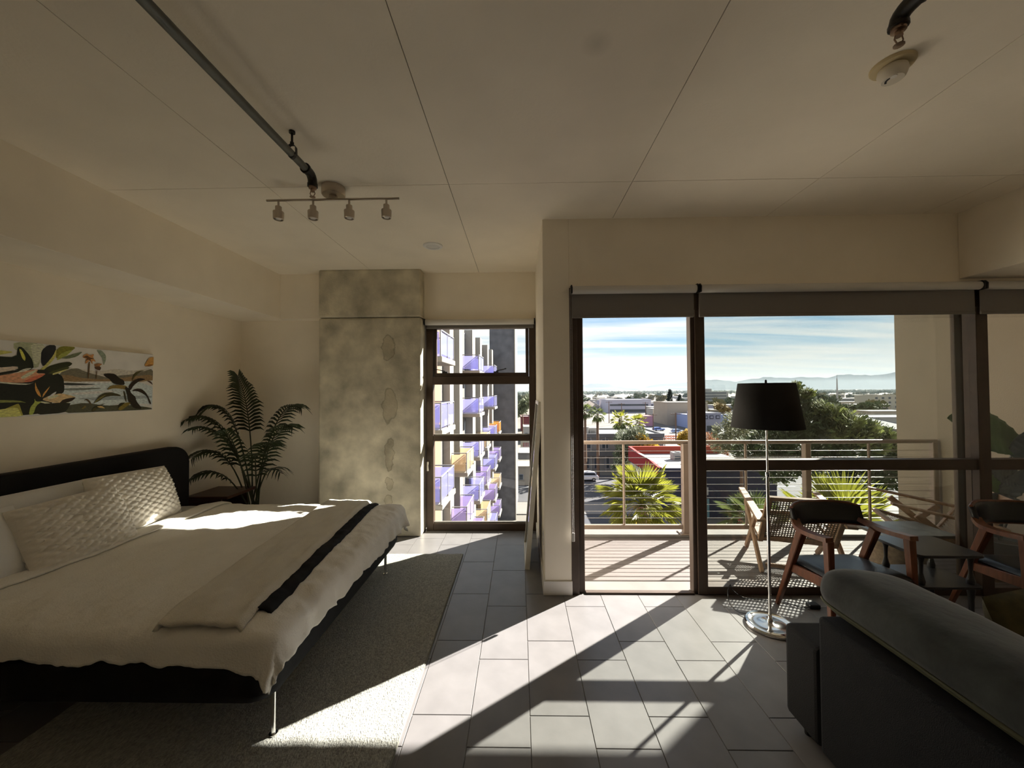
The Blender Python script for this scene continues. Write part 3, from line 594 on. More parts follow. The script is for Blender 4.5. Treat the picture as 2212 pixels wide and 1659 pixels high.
MB().lathe([(0.013, 1.55), (0.014, 1.60), (0.03, 1.66), (0.028, 1.69), (0, 1.70)], (LX + .03, LY, -.05), 14).ob('bulb', mat('bulb_glass', (.8, .78, .72), .2), lp, smooth=50)
MB().tube([(LX - .10, LY + .02, 1.46), (LX - .10, LY + .02, 1.28)], .0015, 5).ob('pull_chain', BLACK_METAL, lp)
cd = thing('lamp_cord', 'black power cord looping from lamp base to the door track', 'cord', (1.7, 3.0, 0))
cp = [(LX - .06, LY + .10, .03), (LX - .13, LY + .15, .012), (LX - .15, LY + .24, .02), (LX - .12, LY + .33, .06), (LX - .07, LY + .385, .10), (LX - .05, LY + .39, .055), (LX + .02, LY + .36, .01), (LX + .15, LY + .33, .008), (LX + .30, LY + .30, .008), (LX + .38, LY + .22, .008), (LX + .48, LY + .24, .008)]
def smoothpts(pts, n=8):
    P = [Vector(p) for p in pts]; o = []
    for i in range(len(P) - 1):
        p0, p1, p2, p3 = P[max(i - 1, 0)], P[i], P[i + 1], P[min(i + 2, len(P) - 1)]
        for k in range(n):
            t = k / n; o.append(0.5 * ((2 * p1) + (p2 - p0) * t + (2 * p0 - 5 * p1 + 4 * p2 - p3) * t * t + (3 * p1 - p0 - 3 * p2 + p3) * t ** 3))
    return o + [P[-1]]
MB().tube(smoothpts(cp), .0035, 7).ob('wire', BLACK_METAL, cd, smooth=60)
box(LX + .44, LX + .52, LY + .21, LY + .27, .001, .03).ob('plug', BLACK_METAL, cd, bevel=.006)

# ------------------------------------------------------------------ armchairs (local: faces -Y, origin on the floor)
TEAK = mat('reddish_teak', (0.135, 0.046, 0.022), 0.35, var=0.35, scale=6, stretch=(6, 6, 1.2), bump=.05)
LEATH = mat('black_leather', (0.009, 0.010, 0.012), 0.33, bump=.12, bscale=180)
def armchair():
    t = thing('armchair', '', 'armchair')
    def poly_leg(name, pts, wds): # chain of tapering bars
        mb = MB()
        for (a, b_, w1, w2) in zip(pts, pts[1:], wds, wds[1:]): mb.bar(a, b_, w1, w1 * 1.15, up=(0, 1, 0.01), w2=w2, h2=w2 * 1.15)
        return mb.ob(name, TEAK, t, bevel=.004)
    for s in (-1, 1):
        MB().bar((s * .278, -.225, .675), (s * .285, -.255, .0), .046, .05, up=(0, 1, 0), w2=.030, h2=.032).ob('front_leg', TEAK, t, bevel=.005)
        MB().bar((s * .272, .0, .665), (s * .275, .26, .0), .052, .055, up=(0, 1, 0), w2=.028, h2=.030).ob('rear_leg', TEAK, t, bevel=.005)
        # arm: flows from the curved back down to the front leg
        am = MB(); pts = smoothpts([(s * .245, .10, .705), (s * .280, .02, .675), (s * .293, -.10, .672), (s * .288, -.245, .685)], 6)
        for i in range(len(pts) - 1):
            w1 = .058 - .012 * abs(i / len(pts) - .6); am.bar(pts[i], pts[i + 1] + (pts[i + 1] - pts[i]) * .08, w1, .030)
        am.ob('arm', TEAK, t)
        MB().bar((s * .262, -.235, .375), (s * .262, .135, .345), .028, .075, w2=.028, h2=.06).ob('side_rail', TEAK, t, bevel=.004)
    MB().bar((-.255, -.245, .385), (.255, -.245, .385), .028, .06, up=(0, 0, 1)).ob('front_rail', TEAK, t, bevel=.004)
    MB().bar((-.255, .13, .355), (.255, .13, .355), .028, .06, up=(0, 0, 1)).ob('rear_rail', TEAK, t, bevel=.004)
    # curved backrest
    def back(u, v):
        a = (u - .5) * 2; x = a * .265; y = .175 - .105 * abs(a) ** 2.2; hz = .655 + (.145 - .025 * abs(a) ** 4) * v + .012 * abs(a); y += .04 * v
        return (x, y, hz)
    br = MB(); br.grid(back, 24, 6); o = br.ob('backrest', LEATH, t, smooth=60); q = o.modifiers.new('thick', 'SOLIDIFY'); q.thickness = .034; q.offset = 0
    rim = MB(); rim.tube([Vector(back(k / 24, 1)) + Vector((0, 0, .004)) for k in range(25)], .012, 8); rim.tube([Vector(back(k / 24, 0)) for k in range(25)], .011, 8); rim.ob('back_rim', TEAK, t, smooth=60)
    def seat(u, v):
        a, b_ = u * 2 - 1, v * 2 - 1; e = (1 - abs(a) ** 5) * (1 - abs(b_) ** 5)
        return (a * (.262 - .012 * b_), -.05 + b_ * .215, .415 + .045 * e ** .4 - .012 * (1 - a * a) * (1 - b_ * b_) - .022 * v)
    st = MB(); st.grid(seat, 26, 26); st.grid(lambda u, v: (lambda p: (p[0], p[1], .405 - .02 * v))(seat(u, v)), 8, 8); st.ob('seat', LEATH, t, smooth=70)
    return t
ch = armchair(); ch['label'] = 'teak armchair with black leather seat beside the floor lamp'; ch['group'] = 'teak armchairs'; ch.location = (2.30, 2.84, 0); ch.rotation_euler.z = radians(3)
c2 = dup(ch); c2['label'] = 'teak armchair with black leather seat at the side wall, cut by the picture edge'; c2.location = (3.64, 2.84, 0); c2.rotation_euler.z = radians(-4)

# two-tier side table between them
DKT = mat('dark_table_lacquer', (0.030, 0.031, 0.034), 0.28, var=.1, scale=4)
sb = thing('side_table', 'dark two-tier side table with turned posts between the armchairs', 'side table', (2.88, 2.81, 0))
def slab_round(x0, x1, y0, y1, r, z0, z1): return MB().prism(rr(x0, x1, y0, y1, r), z0, z1)
slab_round(2.655, 3.105, 2.63, 2.99, .05, .545, .565).ob('table_top', DKT, sb, bevel=.003)
slab_round(2.66, 3.10, 2.64, 2.98, .05, .335, .353).ob('lower_shelf', DKT, sb, bevel=.003)
for a in (2.715, 3.045):
    for q in (2.685, 2.935):
        MB().lathe([(.018, 0), (.020, .03), (.011, .06), (.015, .25), (.021, .31), (.020, .335), (.020, .353), (.023, .375), (.019, .39), (.0105, .43), (.013, .50), (.020, .53), (.020, .546)], (a, q, 0), 14).ob('leg', DKT, sb, smooth=50)

# ------------------------------------------------------------------ sofa (back towards the window, long cushion on top)
SOFA = mat('charcoal_sofa', (0.012, 0.013, 0.016), 0.92, var=.08, scale=30, bump=.4, bscale=300)
SOFA2 = mat('charcoal_sofa_arm', (0.019, 0.019, 0.021), 0.92, bump=.3, bscale=300)
VELV = mat('dark_green_velvet', (0.030, 0.036, 0.034), 0.8, var=.6, scale=7, sheen=.25, bump=.2, bscale=25)
PIPING = mat('olive_piping', (0.085, 0.085, 0.045), .8)
sf = thing('sofa', 'charcoal sofa seen from behind in the near corner', 'sofa', (1.9, 1.0, 0))
box(1.336, 1.56, -0.85, 1.782, 0.055, 0.66).ob('back_panel', SOFA, sf, bevel=.02, bseg=3)
box(1.338, 2.28, 1.785, 2.008, 0.055, 0.50).ob('arm', SOFA2, sf, bevel=.025, bseg=3)
box(1.338, 2.28, -1.08, -0.855, 0.055, 0.50).ob('arm', SOFA2, sf, bevel=.025, bseg=3)
box(1.56, 2.26, -0.85, 1.782, 0.07, 0.30).ob('seat_base', SOFA, sf, bevel=.015)
for a, q in ((0.48, 1.78), (-0.84, 0.46)): box(1.58, 2.27, a, q, 0.30, 0.46).ob('seat_cushion', SOFA, sf, bevel=.04, bseg=3)
for a in (1.40, 2.2):
    for q in (-1.0, 1.93): MB().lathe([(.02, 0), (.025, .056)], (a, q, 0), 12).ob('foot', BLACK_METAL, sf)
def bolster(name, label, y0, y1, cx, cz, rx, rz, tilt):
    t = thing(name, label, 'sofa cushion', (cx, (y0 + y1) / 2, cz)); mb = MB()
    def ring(v):
        yy = y0 + (y1 - y0) * v; e = min(v, 1 - v) * (y1 - y0); k = min(1, e / 0.10); k = sqrt(max(0, 1 - (1 - k) ** 2)); return yy, .72 + .28 * k
    def f(u, v):
        yy, k = ring(v); a = 2 * pi * u; c, s = cos(a), sin(a)
        x = rx * k * (abs(c) ** .72) * (1 if c > 0 else -1); z = rz * k * (abs(s) ** .72) * (1 if s > 0 else -1)
        w_ = 1 + .035 * noise.noise((c * 2, s * 2, yy * 3)) ; x, z = x * w_, z * w_
        return (cx + x * cos(tilt) - z * sin(tilt), yy + .012 * noise.noise((c, s, v * 4)), cz + x * sin(tilt) + z * cos(tilt))
    mb.grid(f, 36, 60, wrap_u=True)
    mb.add([f(k / 36, 0) for k in range(36)], [tuple(range(36))]); mb.add([f(k / 36, 1) for k in range(36)], [tuple(range(36))])
    o = mb.ob('cushion_body', VELV, t, smooth=70)
    pg = MB()
    for vv in (0.0, 1.0): pg.tube([f(k / 36, vv) for k in range(37)], .007, 8)
    for uu in (0.58, 0.64): pg.tube([Vector(f(uu, k / 50)) + Vector((-.004, 0, -.002)) for k in range(51)], .006, 6)
    pg.ob('piping', PIPING, t, smooth=60); return t
bolster('back_cushion', 'long dark green velvet back cushion resting over the sofa back', 0.30, 1.83, 1.57, .755, .220, .104, radians(-9))
tpw = pillow('throw_pillow', 'small olive throw pillow on the sofa seat by the arm', (2.08, 1.60, .665), .42, .36, .13, radians(20), radians(-75), mat('olive_print', (.06, .052, .022), .85, var=.5, scale=14))

# low coffee table in the dark in front of the sofa
ct = thing('coffee_table', 'low black coffee table in the shade in front of the sofa', 'coffee table', (3.0, 1.5, 0))
slab_round(2.55, 3.45, .95, 2.05, .04, .38, .41).ob('table_top', mat('black_table', (.02, .02, .021), .4), ct, bevel=.004)
for a in (2.62, 3.38):
    for q in (1.02, 1.98): MB().bar((a, q, 0), (a, q, .38), .03, .03, up=(0, 1, 0), w2=.05, h2=.05).ob('leg', BLACK_METAL, ct)
slab_round(2.60, 3.40, 1.0, 2.0, .04, .12, .135).ob('lower_shelf', BLACK_METAL, ct)

# ------------------------------------------------------------------ canvas painting over the bed (mm on the canvas)
ART = [((0.732,0.69,0.61),[(992,364),(1097,350),(1239,337),(1374,368),(1509,353),(1705,396),(1702,250),(992,241)]),
    ((0.234,0.213,0.147),[(967,311),(1035,346),(1088,355),(1115,341),(1152,327),(1239,304),(1300,290),(1418,313),(1509,323),(1606,353),(1707,390),(1703,262),(967,241)]),
    ((0.389,0.257,0.131),[(976,297),(1035,300),(1097,281),(1249,271),(1418,289),(1509,305),(1703,333),(1703,262),(976,241)]),
    ((0.732,0.821,0.844),[(967,246),(1703,269),(1698,7),(967,18)]),
    ((0.85,0.85,0.85),[(1001,247),(1451,258),(1342,245),(1097,236)]),
    ((0.051,0.056,0.051),[(992,241),(1143,235),(1234,229),(1097,221),(992,221)]),
    ((0.85,0.85,0.85),[(1001,211),(1166,225),(1254,221),(1143,205),(1001,198)]),
    ((0.257,0.281,0.257),[(1001,196),(1239,204),(1264,196),(1097,181),(1001,183)]),
    ((0.85,0.85,0.85),[(1018,160),(1290,182),(1396,172),(1190,152),(1053,147)]),
    ((0.451,0.518,0.554),[(1053,118),(1342,131),(1695,135),(1695,109),(1239,99)]),
    ((0.85,0.85,0.85),[(1342,63),(1695,59),(1695,39),(1396,44)]),
    ((0.108,0.108,0.066),[(1018,67),(1143,85),(1290,53),(1451,59),(1695,20),(1698,2),(1143,7),(1001,9)]),
    ((0.518,0.554,0.36),[(705,513),(864,523),(849,353),(811,336),(747,453),(705,462)]),
    ((0.732,0.754,0.572),[(793,511),(879,520),(860,422),(822,351),(804,436)]),
    ((0.332,0.389,0.293),[(1215,512),(1254,514),(1290,476),(1290,431),(1272,384),(1264,445),(1239,476)]),
    ((0.019,0.025,0.012),[(705,407),(719,408),(726,483),(750,482),(786,434),(808,393),(815,332),(726,317),(705,343)]),
    ((0.732,0.711,0.131),[(731,470),(747,462),(768,413),(766,385),(750,402)]),
    ((0.732,0.69,0.193),[(705,448),(719,445),(715,408),(705,384)]),
    ((0.015,0.017,0.019),[(856,470),(895,514),(943,518),(943,476),(911,407),(868,350),(853,392)]),
    ((0.281,0.269,0.035),[(943,476),(967,509),(1001,518),(1075,519),(1035,476),(992,440),(943,415)]),
    ((0.484,0.518,0.116),[(967,453),(1018,484),(1053,493),(1001,436),(943,400)]),
    ((0.203,0.234,0.131),[(1124,491),(1079,444),(1018,422),(967,423),(1035,455)]),
    ((0.732,0.69,0.213),[(927,439),(947,496),(943,430),(895,357),(849,310),(841,319),(887,376)]),
    ((0.038,0.042,0.012),[(856,310),(895,357),(967,387),(1026,402),(1053,389),(1026,361),(967,332),(895,307)]),
    ((0.017,0.019,0.011),[(705,306),(849,334),(943,320),(992,282),(1001,190),(992,160),(943,145),(895,17),(705,-1)]),
    ((0.089,0.095,0.025),[(887,307),(1018,366),(1035,351),(935,300)]),
    ((0.844,0.798,0.332),[(927,309),(1035,351),(967,311),(923,294)]),
    ((0.85,0.435,0.257),[(705,269),(726,303),(775,320),(841,333),(826,304),(887,305),(856,276),(789,240),(740,234),(705,237)]),
    ((0.85,0.85,0.732),[(719,302),(761,333),(808,341),(761,309),(712,279)]),
    ((0.85,0.85,0.629),[(740,271),(789,311),(837,331),(804,293),(754,258)]),
    ((0.821,0.234,0.131),[(775,258),(834,290),(887,305),(849,271),(797,240),(757,239)]),
    ((0.85,0.85,0.732),[(705,242),(747,229),(793,228),(822,241),(782,221),(733,220),(705,233)]),
    ((0.85,0.711,0.591),[(705,325),(726,349),(729,326),(705,288)]),
    ((0.85,0.419,0.108),[(822,246),(830,208),(849,169),(860,130),(837,150),(822,188)]),
    ((0.85,0.451,0.123),[(911,214),(895,179),(864,125),(868,155),(895,194)]),
    ((0.85,0.629,0.346),[(860,116),(911,145),(976,160),(1039,144),(1079,128),(1026,98),(959,84),(895,100)]),
    ((0.85,0.85,0.85),[(895,130),(927,160),(951,175),(943,155),(903,120)]),
    ((0.85,0.85,0.629),[(903,135),(967,152),(951,129),(895,115)]),
    ((0.038,0.022,0.012),[(992,114),(1079,131),(1053,102),(1018,88),(967,84)]),
    ((0.85,0.85,0.629),[(834,102),(879,101),(927,82),(984,83),(1044,95),(984,68),(911,75),(856,94)]),
    ((0.022,0.022,0.011),[(826,83),(1044,92),(1026,46),(1001,11),(819,6)]),
    ((0.518,0.591,0.131),[(789,8),(797,64),(822,97),(819,126),(828,102),(864,101),(830,73),(815,11)]),
    ((0.536,0.484,0.095),[(705,22),(719,86),(736,90),(750,38),(761,0),(705,-1)]),
    ((0.85,0.85,0.281),[(709,3),(715,49),(726,67),(743,29),(750,1)]),
    ((0.374,0.389,0.108),[(705,118),(733,113),(779,93),(747,99),(705,100)]),
    ((0.147,0.089,0.038),[(1159,408),(1171,415),(1164,279),(1155,278)]),
    ((0.147,0.089,0.038),[(1220,347),(1225,348),(1220,276),(1212,275)]),
    ((0.732,0.36,0.131),[(1124,459),(1148,477),(1166,463),(1200,477),(1190,449),(1215,413),(1186,421),(1190,389),(1166,425),(1148,397),(1134,395),(1143,434),(1115,442)]),
    ((0.173,0.077,0.028),[(1115,442),(1148,461),(1166,447),(1205,440),(1171,431),(1181,410),(1157,430),(1138,412),(1148,440)]),
    ((0.451,0.213,0.077),[(1195,389),(1224,403),(1264,400),(1239,382),(1254,361),(1224,370),(1205,357),(1210,380)]),
    ((0.108,0.051,0.022),[(1200,368),(1229,381),(1254,372),(1244,343),(1215,352)]),
    ((0.022,0.015,0.007),[(1269,317),(1310,325),(1363,322),(1396,288),(1435,272),(1446,231),(1396,230),(1347,240),(1316,279),(1279,300)]),
    ((0.306,0.213,0.056),[(1295,183),(1331,223),(1407,230),(1463,220),(1474,184),(1418,195),(1352,200)]),
    ((0.108,0.095,0.028),[(1625,366),(1569,344),(1527,300),(1503,256),(1521,330),(1557,356)]),
    ((0.028,0.017,0.009),[(1637,285),(1569,295),(1509,263),(1474,214),(1492,178),(1521,227),(1569,265)]),
    ((0.038,0.022,0.011),[(1503,172),(1539,197),(1593,197),(1637,160),(1669,103),(1689,52),(1669,59),(1644,129),(1593,160),(1545,178)]),
    ((0.031,0.022,0.011),[(1440,219),(1486,196),(1497,160),(1539,124),(1545,87),(1606,11),(1527,21),(1474,83),(1463,148)]),
    ((0.077,0.06,0.022),[(1429,178),(1446,172),(1463,83),(1451,83)]),
    ((0.108,0.06,0.035),[(1637,273),(1682,268),(1703,231),(1676,249)]),
    ((0.281,0.213,0.042),[(1385,15),(1418,60),(1463,77),(1503,70),(1463,41),(1418,10)]),
    ((0.038,0.031,0.011),[(1379,27),(1407,72),(1451,77),(1418,49)]),
    ((0.071,0.06,0.022),[(1205,78),(1239,138),(1279,160),(1331,166),(1396,148),(1418,131),(1342,137),(1279,126),(1239,93)]),
    ((0.245,0.213,0.066),[(1190,67),(1229,116),(1300,151),(1249,110)]),
    ((0.089,0.077,0.025),[(1181,8),(1210,50),(1290,75),(1254,54),(1205,12)]),
    ((0.147,0.095,0.042),[(1124,96),(1148,117),(1171,100),(1190,56),(1176,67),(1148,106)]),
    ((0.257,0.193,0.06),[(1111,38),(1138,63),(1148,52),(1124,32)]),
    ((0.85,0.591,0.234),[(1219,50),(1259,54),(1290,30),(1249,38)]),
    ((0.732,0.389,0.108),[(1612,403),(1644,461),(1669,489),(1714,499),(1710,422),(1669,407)]),
    ((0.374,0.164,0.038),[(1612,403),(1669,426),(1710,422),(1669,405)])]
cv = thing('canvas_painting', 'long canvas painting of tropical flowers and palms by a lake', 'painting', (-3.47, 2.7, 1.78))
CANV = mat('painting_sky', (0.83, 0.81, 0.77), .8, var=.06, scale=7, bump=.15, bscale=500)
box(-3.489, -3.4505, 1.85, 3.557, 1.523, 2.043).ob('canvas', CANV, cv, bevel=.003)
def art_mat():
    m = bpy.data.materials.new('brushed_paint'); m.use_nodes = True; t = m.node_tree; b = t.nodes['Principled BSDF']; b.inputs['Roughness'].default_value = .75
    a = t.nodes.new('ShaderNodeVertexColor'); a.layer_name = 'paint'; tcn = t.nodes.new('ShaderNodeTexCoord'); mpn = t.nodes.new('ShaderNodeMapping'); mpn.inputs['Scale'].default_value = (1, 9, 30); t.links.new(tcn.outputs['Object'], mpn.inputs[0])
    n = t.nodes.new('ShaderNodeTexNoise'); n.inputs['Scale'].default_value = 5; n.inputs['Detail'].default_value = 5; t.links.new(mpn.outputs[0], n.inputs['Vector'])
    r = t.nodes.new('ShaderNodeValToRGB'); r.color_ramp.elements[0].position = .3; r.color_ramp.elements[0].color = (.6, .6, .62, 1); r.color_ramp.elements[1].position = .7; r.color_ramp.elements[1].color = (1.25, 1.25, 1.2, 1); t.links.new(n.outputs['Fac'], r.inputs[0])
    ml = t.nodes.new('ShaderNodeMixRGB'); ml.blend_type = 'MULTIPLY'; ml.inputs[0].default_value = .8; t.links.new(a.outputs[0], ml.inputs[1]); t.links.new(r.outputs[0], ml.inputs[2]); t.links.new(ml.outputs[0], b.inputs['Base Color']); return m
def smooth_poly(p):   # rounds the outline a little, as a brush would
    o = []
    for i in range(len(p)):
        a, b_ = p[i], p[(i + 1) % len(p)]; o += [(a[0] * .8 + b_[0] * .2, a[1] * .8 + b_[1] * .2), (a[0] * .2 + b_[0] * .8, a[1] * .2 + b_[1] * .8)]
    return o
random.seed(3)
for i in range(24):   # the rest of the flower thicket towards the other end of the canvas
    y0, z0 = random.uniform(40, 620), random.uniform(60, 380); ll, ww, an = random.uniform(160, 300), random.uniform(50, 110), random.uniform(.2, 1.4)
    col_ = random.choice([(.05, .055, .035), (.09, .10, .04), (.45, .43, .16), (.62, .36, .26), (.04, .045, .05)])
    ART.insert(13 + i, (col_, [(max(2, min(704, y0 + ll * a * cos(an) - ww * c * sin(an))), max(4, min(516, z0 + ll * a * sin(an) + ww * c * cos(an)))) for a, c in ((-.5, 0), (-.2, .4), (.1, .5), (.5, .1), (.2, -.4), (-.1, -.5))]))
random.seed(7)
ART = [(c, [(a - 110 if a <= 716 and k > 12 else a, b_) for a, b_ in p]) for k, (c, p) in enumerate(ART)]
mb = MB(); cols = []
for k, (c, pts) in enumerate(ART):
    n0 = len(mb.f); xx = -3.4504 + k * 0.00006
    pts = [(1.85 + min(1705, max(2, a)) / 1000, 1.523 + min(518, max(2, b_)) / 1000) for a, b_ in smooth_poly(pts)]
    mb.add([(xx, a, b_) for a, b_ in pts], [tuple(range(len(pts)))]); cols.append(c)
me = mb.mesh('painted_print', art_mat(), off=org(cv)); ca = me.color_attributes.new('paint', 'FLOAT_COLOR', 'CORNER')
for p, c in zip(me.polygons, cols):
    for li in p.loop_indices: ca.data[li].color = (*c, 1)
o = bpy.data.objects.new('painted_print', me); COL.objects.link(o); o.parent = cv

# ================================================================== OUTSIDE
GZ = -15.0
# ------------------------------------------------------------------ balcony
DECK = mat('weathered_deck_board', (0.108, 0.091, 0.083), 0.75, var=.16, scale=4, stretch=(1.2, 14, 1), bump=.2, bscale=40)
SLAB = mat('balcony_concrete', (0.135, 0.125, 0.115), .85, var=.1, scale=5)
bf = struct('balcony_floor', box(0.42, 5.0, 3.258, 4.86, -0.30, -0.125), SLAB, 'plank balcony floor outside the sliding door', 'balcony floor')
box(0.42, 5.0, 3.258, 3.50, -0.125, -0.035).ob('door_sill', SLAB, bf, bevel=.004); box(0.42, 5.0, 4.62, 4.86, -0.125, -0.05).ob('edge_kerb', SLAB, bf, bevel=.006)
yb = 3.505
while yb < 4.60:
    box(0.425, 4.99, yb, yb + 0.081, -0.125, -0.078 + random.uniform(-.001, .001)).ob('plank', DECK, bf, bevel=.0015); yb += 0.0855
struct('wall_balcony', box(5.0, 5.22, 3.30, 5.22, GZ, 7.5), STUCCO, 'tan stucco side wall of the balcony', 'wall', bevel=.01)
struct('wall_facade_below', box(-3.7, 5.0, 4.30, 4.84, GZ, -0.30), STUCCO, 'stucco facade below the balcony', 'wall')
struct('wall_facade_above', box(-3.7, 4.9, 4.65, 4.95, HC + 0.36, 7.0), STUCCO, 'stucco facade above the apartment', 'wall')
RAILP = mat('tan_rail_paint', (0.25, 0.195, 0.155), .42, metal=.2, var=.06, scale=9)
CABLE = mat('steel_cable', (0.62, 0.60, 0.57), .25, metal=1)
rl = thing('balcony_railing', 'tan metal balcony railing with horizontal cables', 'railing', (2.7, 4.70, -0.05))
RY = 4.70
def rbox(n_, *a): return box(*a).ob(n_, RAILP, rl, bevel=.006)
MB().tube([(0.42, RY, 1.045), (4.97, RY, 1.045)], .0235, 12).ob('top_rail', RAILP, rl, smooth=40)
rbox('bottom_rail', 0.42, 4.95, RY - .025, RY + .025, 0.005, 0.055)
for xx in (1.985, 3.43):
    rbox('post', xx - .035, xx + .035, RY - .045, RY + .025, -0.05, 1.03); pl_ = rbox('foot_plate', xx - .08, xx + .08, RY - .075, RY + .07, -0.05, -0.037)
    for bx, by in ((-.055, -.05), (.055, -.05)): MB().lathe([(.010, -.037), (.010, -.026), (.005, -.022), (0, -.022)], (xx + bx, RY + by, 0), 6).ob('bolt', CABLE, pl_)
for xx in (0.54, 1.255, 2.715, 4.175): rbox('baluster', xx - .013, xx + .013, RY - .013, RY + .013, 0.05, 1.03)
rbox('end_post', 4.905, 4.965, RY - .03, RY + .03, -0.05, 1.04)
for k in range(11): MB().tube([(0.42, RY, 0.135 + k * .0805), (4.93, RY, 0.135 + k * .0805)], .0032, 6).ob('cable', CABLE, rl, smooth=60)

# cane lounge chairs outside (local: faces +Y, reclined, origin on the deck)
TEAKL = mat('pale_outdoor_teak', (0.23, 0.145, 0.09), .6, var=.25, scale=6, stretch=(5, 5, 1))
CANE = mat('woven_cane', (0.14, 0.105, 0.075), .7)
def weave(fn, nu, nv, wu, wv):
    """woven sheet on surface fn(u,v): ribbons both ways, holes between"""
    m = MB()
    for i in range(nu):
        u = (i + .5) / nu
        m.grid(lambda a, b_: fn(u + (a - .5) * wu / nu, b_), 1, 8)
    for j in range(nv):
        v = (j + .5) / nv
        m.grid(lambda a, b_: Vector(fn(a, v + (b_ - .5) * wv / nv)) + Vector((0, 0, .0012)), 10, 1)
    return m
def lounge():
    t = thing('lounge_chair', '', 'lounge chair'); W_ = .31
    bt, bb = Vector((0, -.42, .735)), Vector((0, -.14, .27)); sf_, sr = Vector((0, .36, .40)), Vector((0, -.16, .27))
    for s in (-1, 1):
        X = Vector((s * W_, 0, 0))
        MB().bar(bb + X - (bt - bb) * .08, bt + X, .045, .030, up=(0, 1, .5)).ob('back_stile', TEAKL, t, bevel=.003)
        MB().bar(sr + X, sf_ + X, .045, .030).ob('seat_rail', TEAKL, t, bevel=.003)
        X2 = Vector((s * (W_ + .045), 0, 0))
        MB().bar(Vector((0, -.34, .0)) + X2, Vector((0, .22, .545)) + X2, .030, .055, up=(0, 1, 0), w2=.03, h2=.06).ob('leg', TEAKL, t, bevel=.003)
        MB().bar(Vector((0, .33, .0)) + X2 * .93, Vector((0, -.16, .50)) + X2, .030, .050, up=(0, 1, 0)).ob('leg', TEAKL, t, bevel=.003)
        MB().bar(Vector((0, -.36, .50)) + X2, Vector((0, .40, .63)) + X2, .085, .024, w2=.06, h2=.022).ob('arm', TEAKL, t, bevel=.004)
    MB().bar(bt - Vector((W_, 0, 0)), bt + Vector((W_, 0, 0)), .03, .045, up=(0, -.5, 1)).ob('back_rail', TEAKL, t, bevel=.003)
    MB().bar(bb - Vector((W_, 0, 0)), bb + Vector((W_, 0, 0)), .03, .045, up=(0, -.5, 1)).ob('back_rail', TEAKL, t, bevel=.003)
    MB().bar(sf_ - Vector((W_, 0, 0)), sf_ + Vector((W_, 0, 0)), .045, .03).ob('seat_front', TEAKL, t, bevel=.003)
    MB().bar(Vector((-W_, -.28, .06)), Vector((W_, -.28, .06)), .025, .035).ob('stretcher', TEAKL, t, bevel=.003)
    fb = lambda u, v: tuple(bb + (bt - bb) * (v * .94 + .03) + Vector(((u - .5) * 2 * (W_ - .02), .02 * sin(pi * u) , 0)))
    weave(fb, 24, 19, .45, .45).ob('cane_back', CANE, t)
    fs_ = lambda u, v: tuple(sr + (sf_ - sr) * (v * .94 + .03) + Vector(((u - .5) * 2 * (W_ - .02), 0, -.012 * sin(pi * u))))
    weave(fs_, 24, 22, .5, .5).ob('cane_seat', CANE, t)
    return t
lo = lounge(); lo['label'] = 'cane lounge chair on the balcony with its back to the glass'; lo['group'] = 'cane lounge chairs'; lo.location = (2.75, 3.98, -.078); lo.rotation_euler.z = radians(-17)
l2 = dup(lo); l2['label'] = 'cane lounge chair on the balcony near the stucco side wall'; l2.location = (4.15, 3.98, -.078); l2.rotation_euler.z = radians(62)
ot = thing('patio_table', 'low patio table with slate top and woven drum base', 'patio table', (3.47, 3.62, -.078))
slab_round(3.16, 3.80, 3.42, 3.80, .02, .375, .40).ob('table_top', mat('slate', (0.17, 0.185, 0.19), .35, var=.35, scale=9), ot, bevel=.003)
drm = MB()
drm.grid(lambda u, v: (lambda r_: (3.47 + r_ * cos(2 * pi * u) * 1.15, 3.61 + r_ * sin(2 * pi * u) * .82, -.078 + .452 * v))(.195 + .012 * abs(sin(v * 26 + (0 if int(u * 40) % 2 else pi / 2)))), 40, 48, wrap_u=True)
drm.ob('woven_base', mat('woven_rope', (0.26, 0.20, 0.15), .9, var=.3, scale=30), ot, smooth=60)

# broad-leaved plant in the balcony corner
LEAFG = mat('broad_leaf_green', (0.050, 0.105, 0.022), .4, var=.25, scale=9, translucent=.25)
LEAFD = mat('broad_leaf_dark', (0.022, 0.036, 0.034), .4, var=.2, scale=6)
bp_ = thing('broad_leaf_plant', 'large leaved plant in a pot by the balcony wall', 'potted plant', (4.62, 3.82, -.078))
MB().lathe([(0, 0), (.13, 0), (.17, .28), (.175, .30), (.16, .30), (.155, .27), (0, .27)], (4.62, 3.82, -.078), 24).ob('pot', mat('grey_pot', (.08, .085, .09), .5), bp_, smooth=40)
MB().lathe([(.154, .19), (.1, .20), (0, .205)], (4.62, 3.82, 0), 16).ob('soil', MATS['soil'], bp_)
def big_leaf(base, root, tip, wid, m, sag=.1, nrm=(0, -1, .4)):
    A, B_ = Vector(root), Vector(tip); ax = (B_ - A); nn = Vector(nrm).normalized(); sd_ = ax.cross(nn).normalized(); nn = sd_.cross(ax).normalized(); mb = MB()
    def f(u, v):
        c = A + ax * v - Vector((0, 0, 1)) * sag * v * v; wv = wid * sin(pi * min(1, v * .92 + .06)) ** .75 * (u - .5)
        return c + sd_ * wv + nn * (abs(u - .5) * .10 * wid + .012 * sin(v * 60) * abs(u - .5))
    mb.grid(f, 10, 30); o = mb.ob('leaf', m, bp_, smooth=60); q = o.modifiers.new('thick', 'SOLIDIFY'); q.thickness = .002
    MB().tube(smoothpts([base, ((base[0] + root[0]) / 2, (base[1] + root[1]) / 2 + .03, (base[2] + root[2]) / 2 + .05), root], 5), .009, 6).ob('stalk', LEAFD, bp_)
bs = (4.62, 3.82, .19)
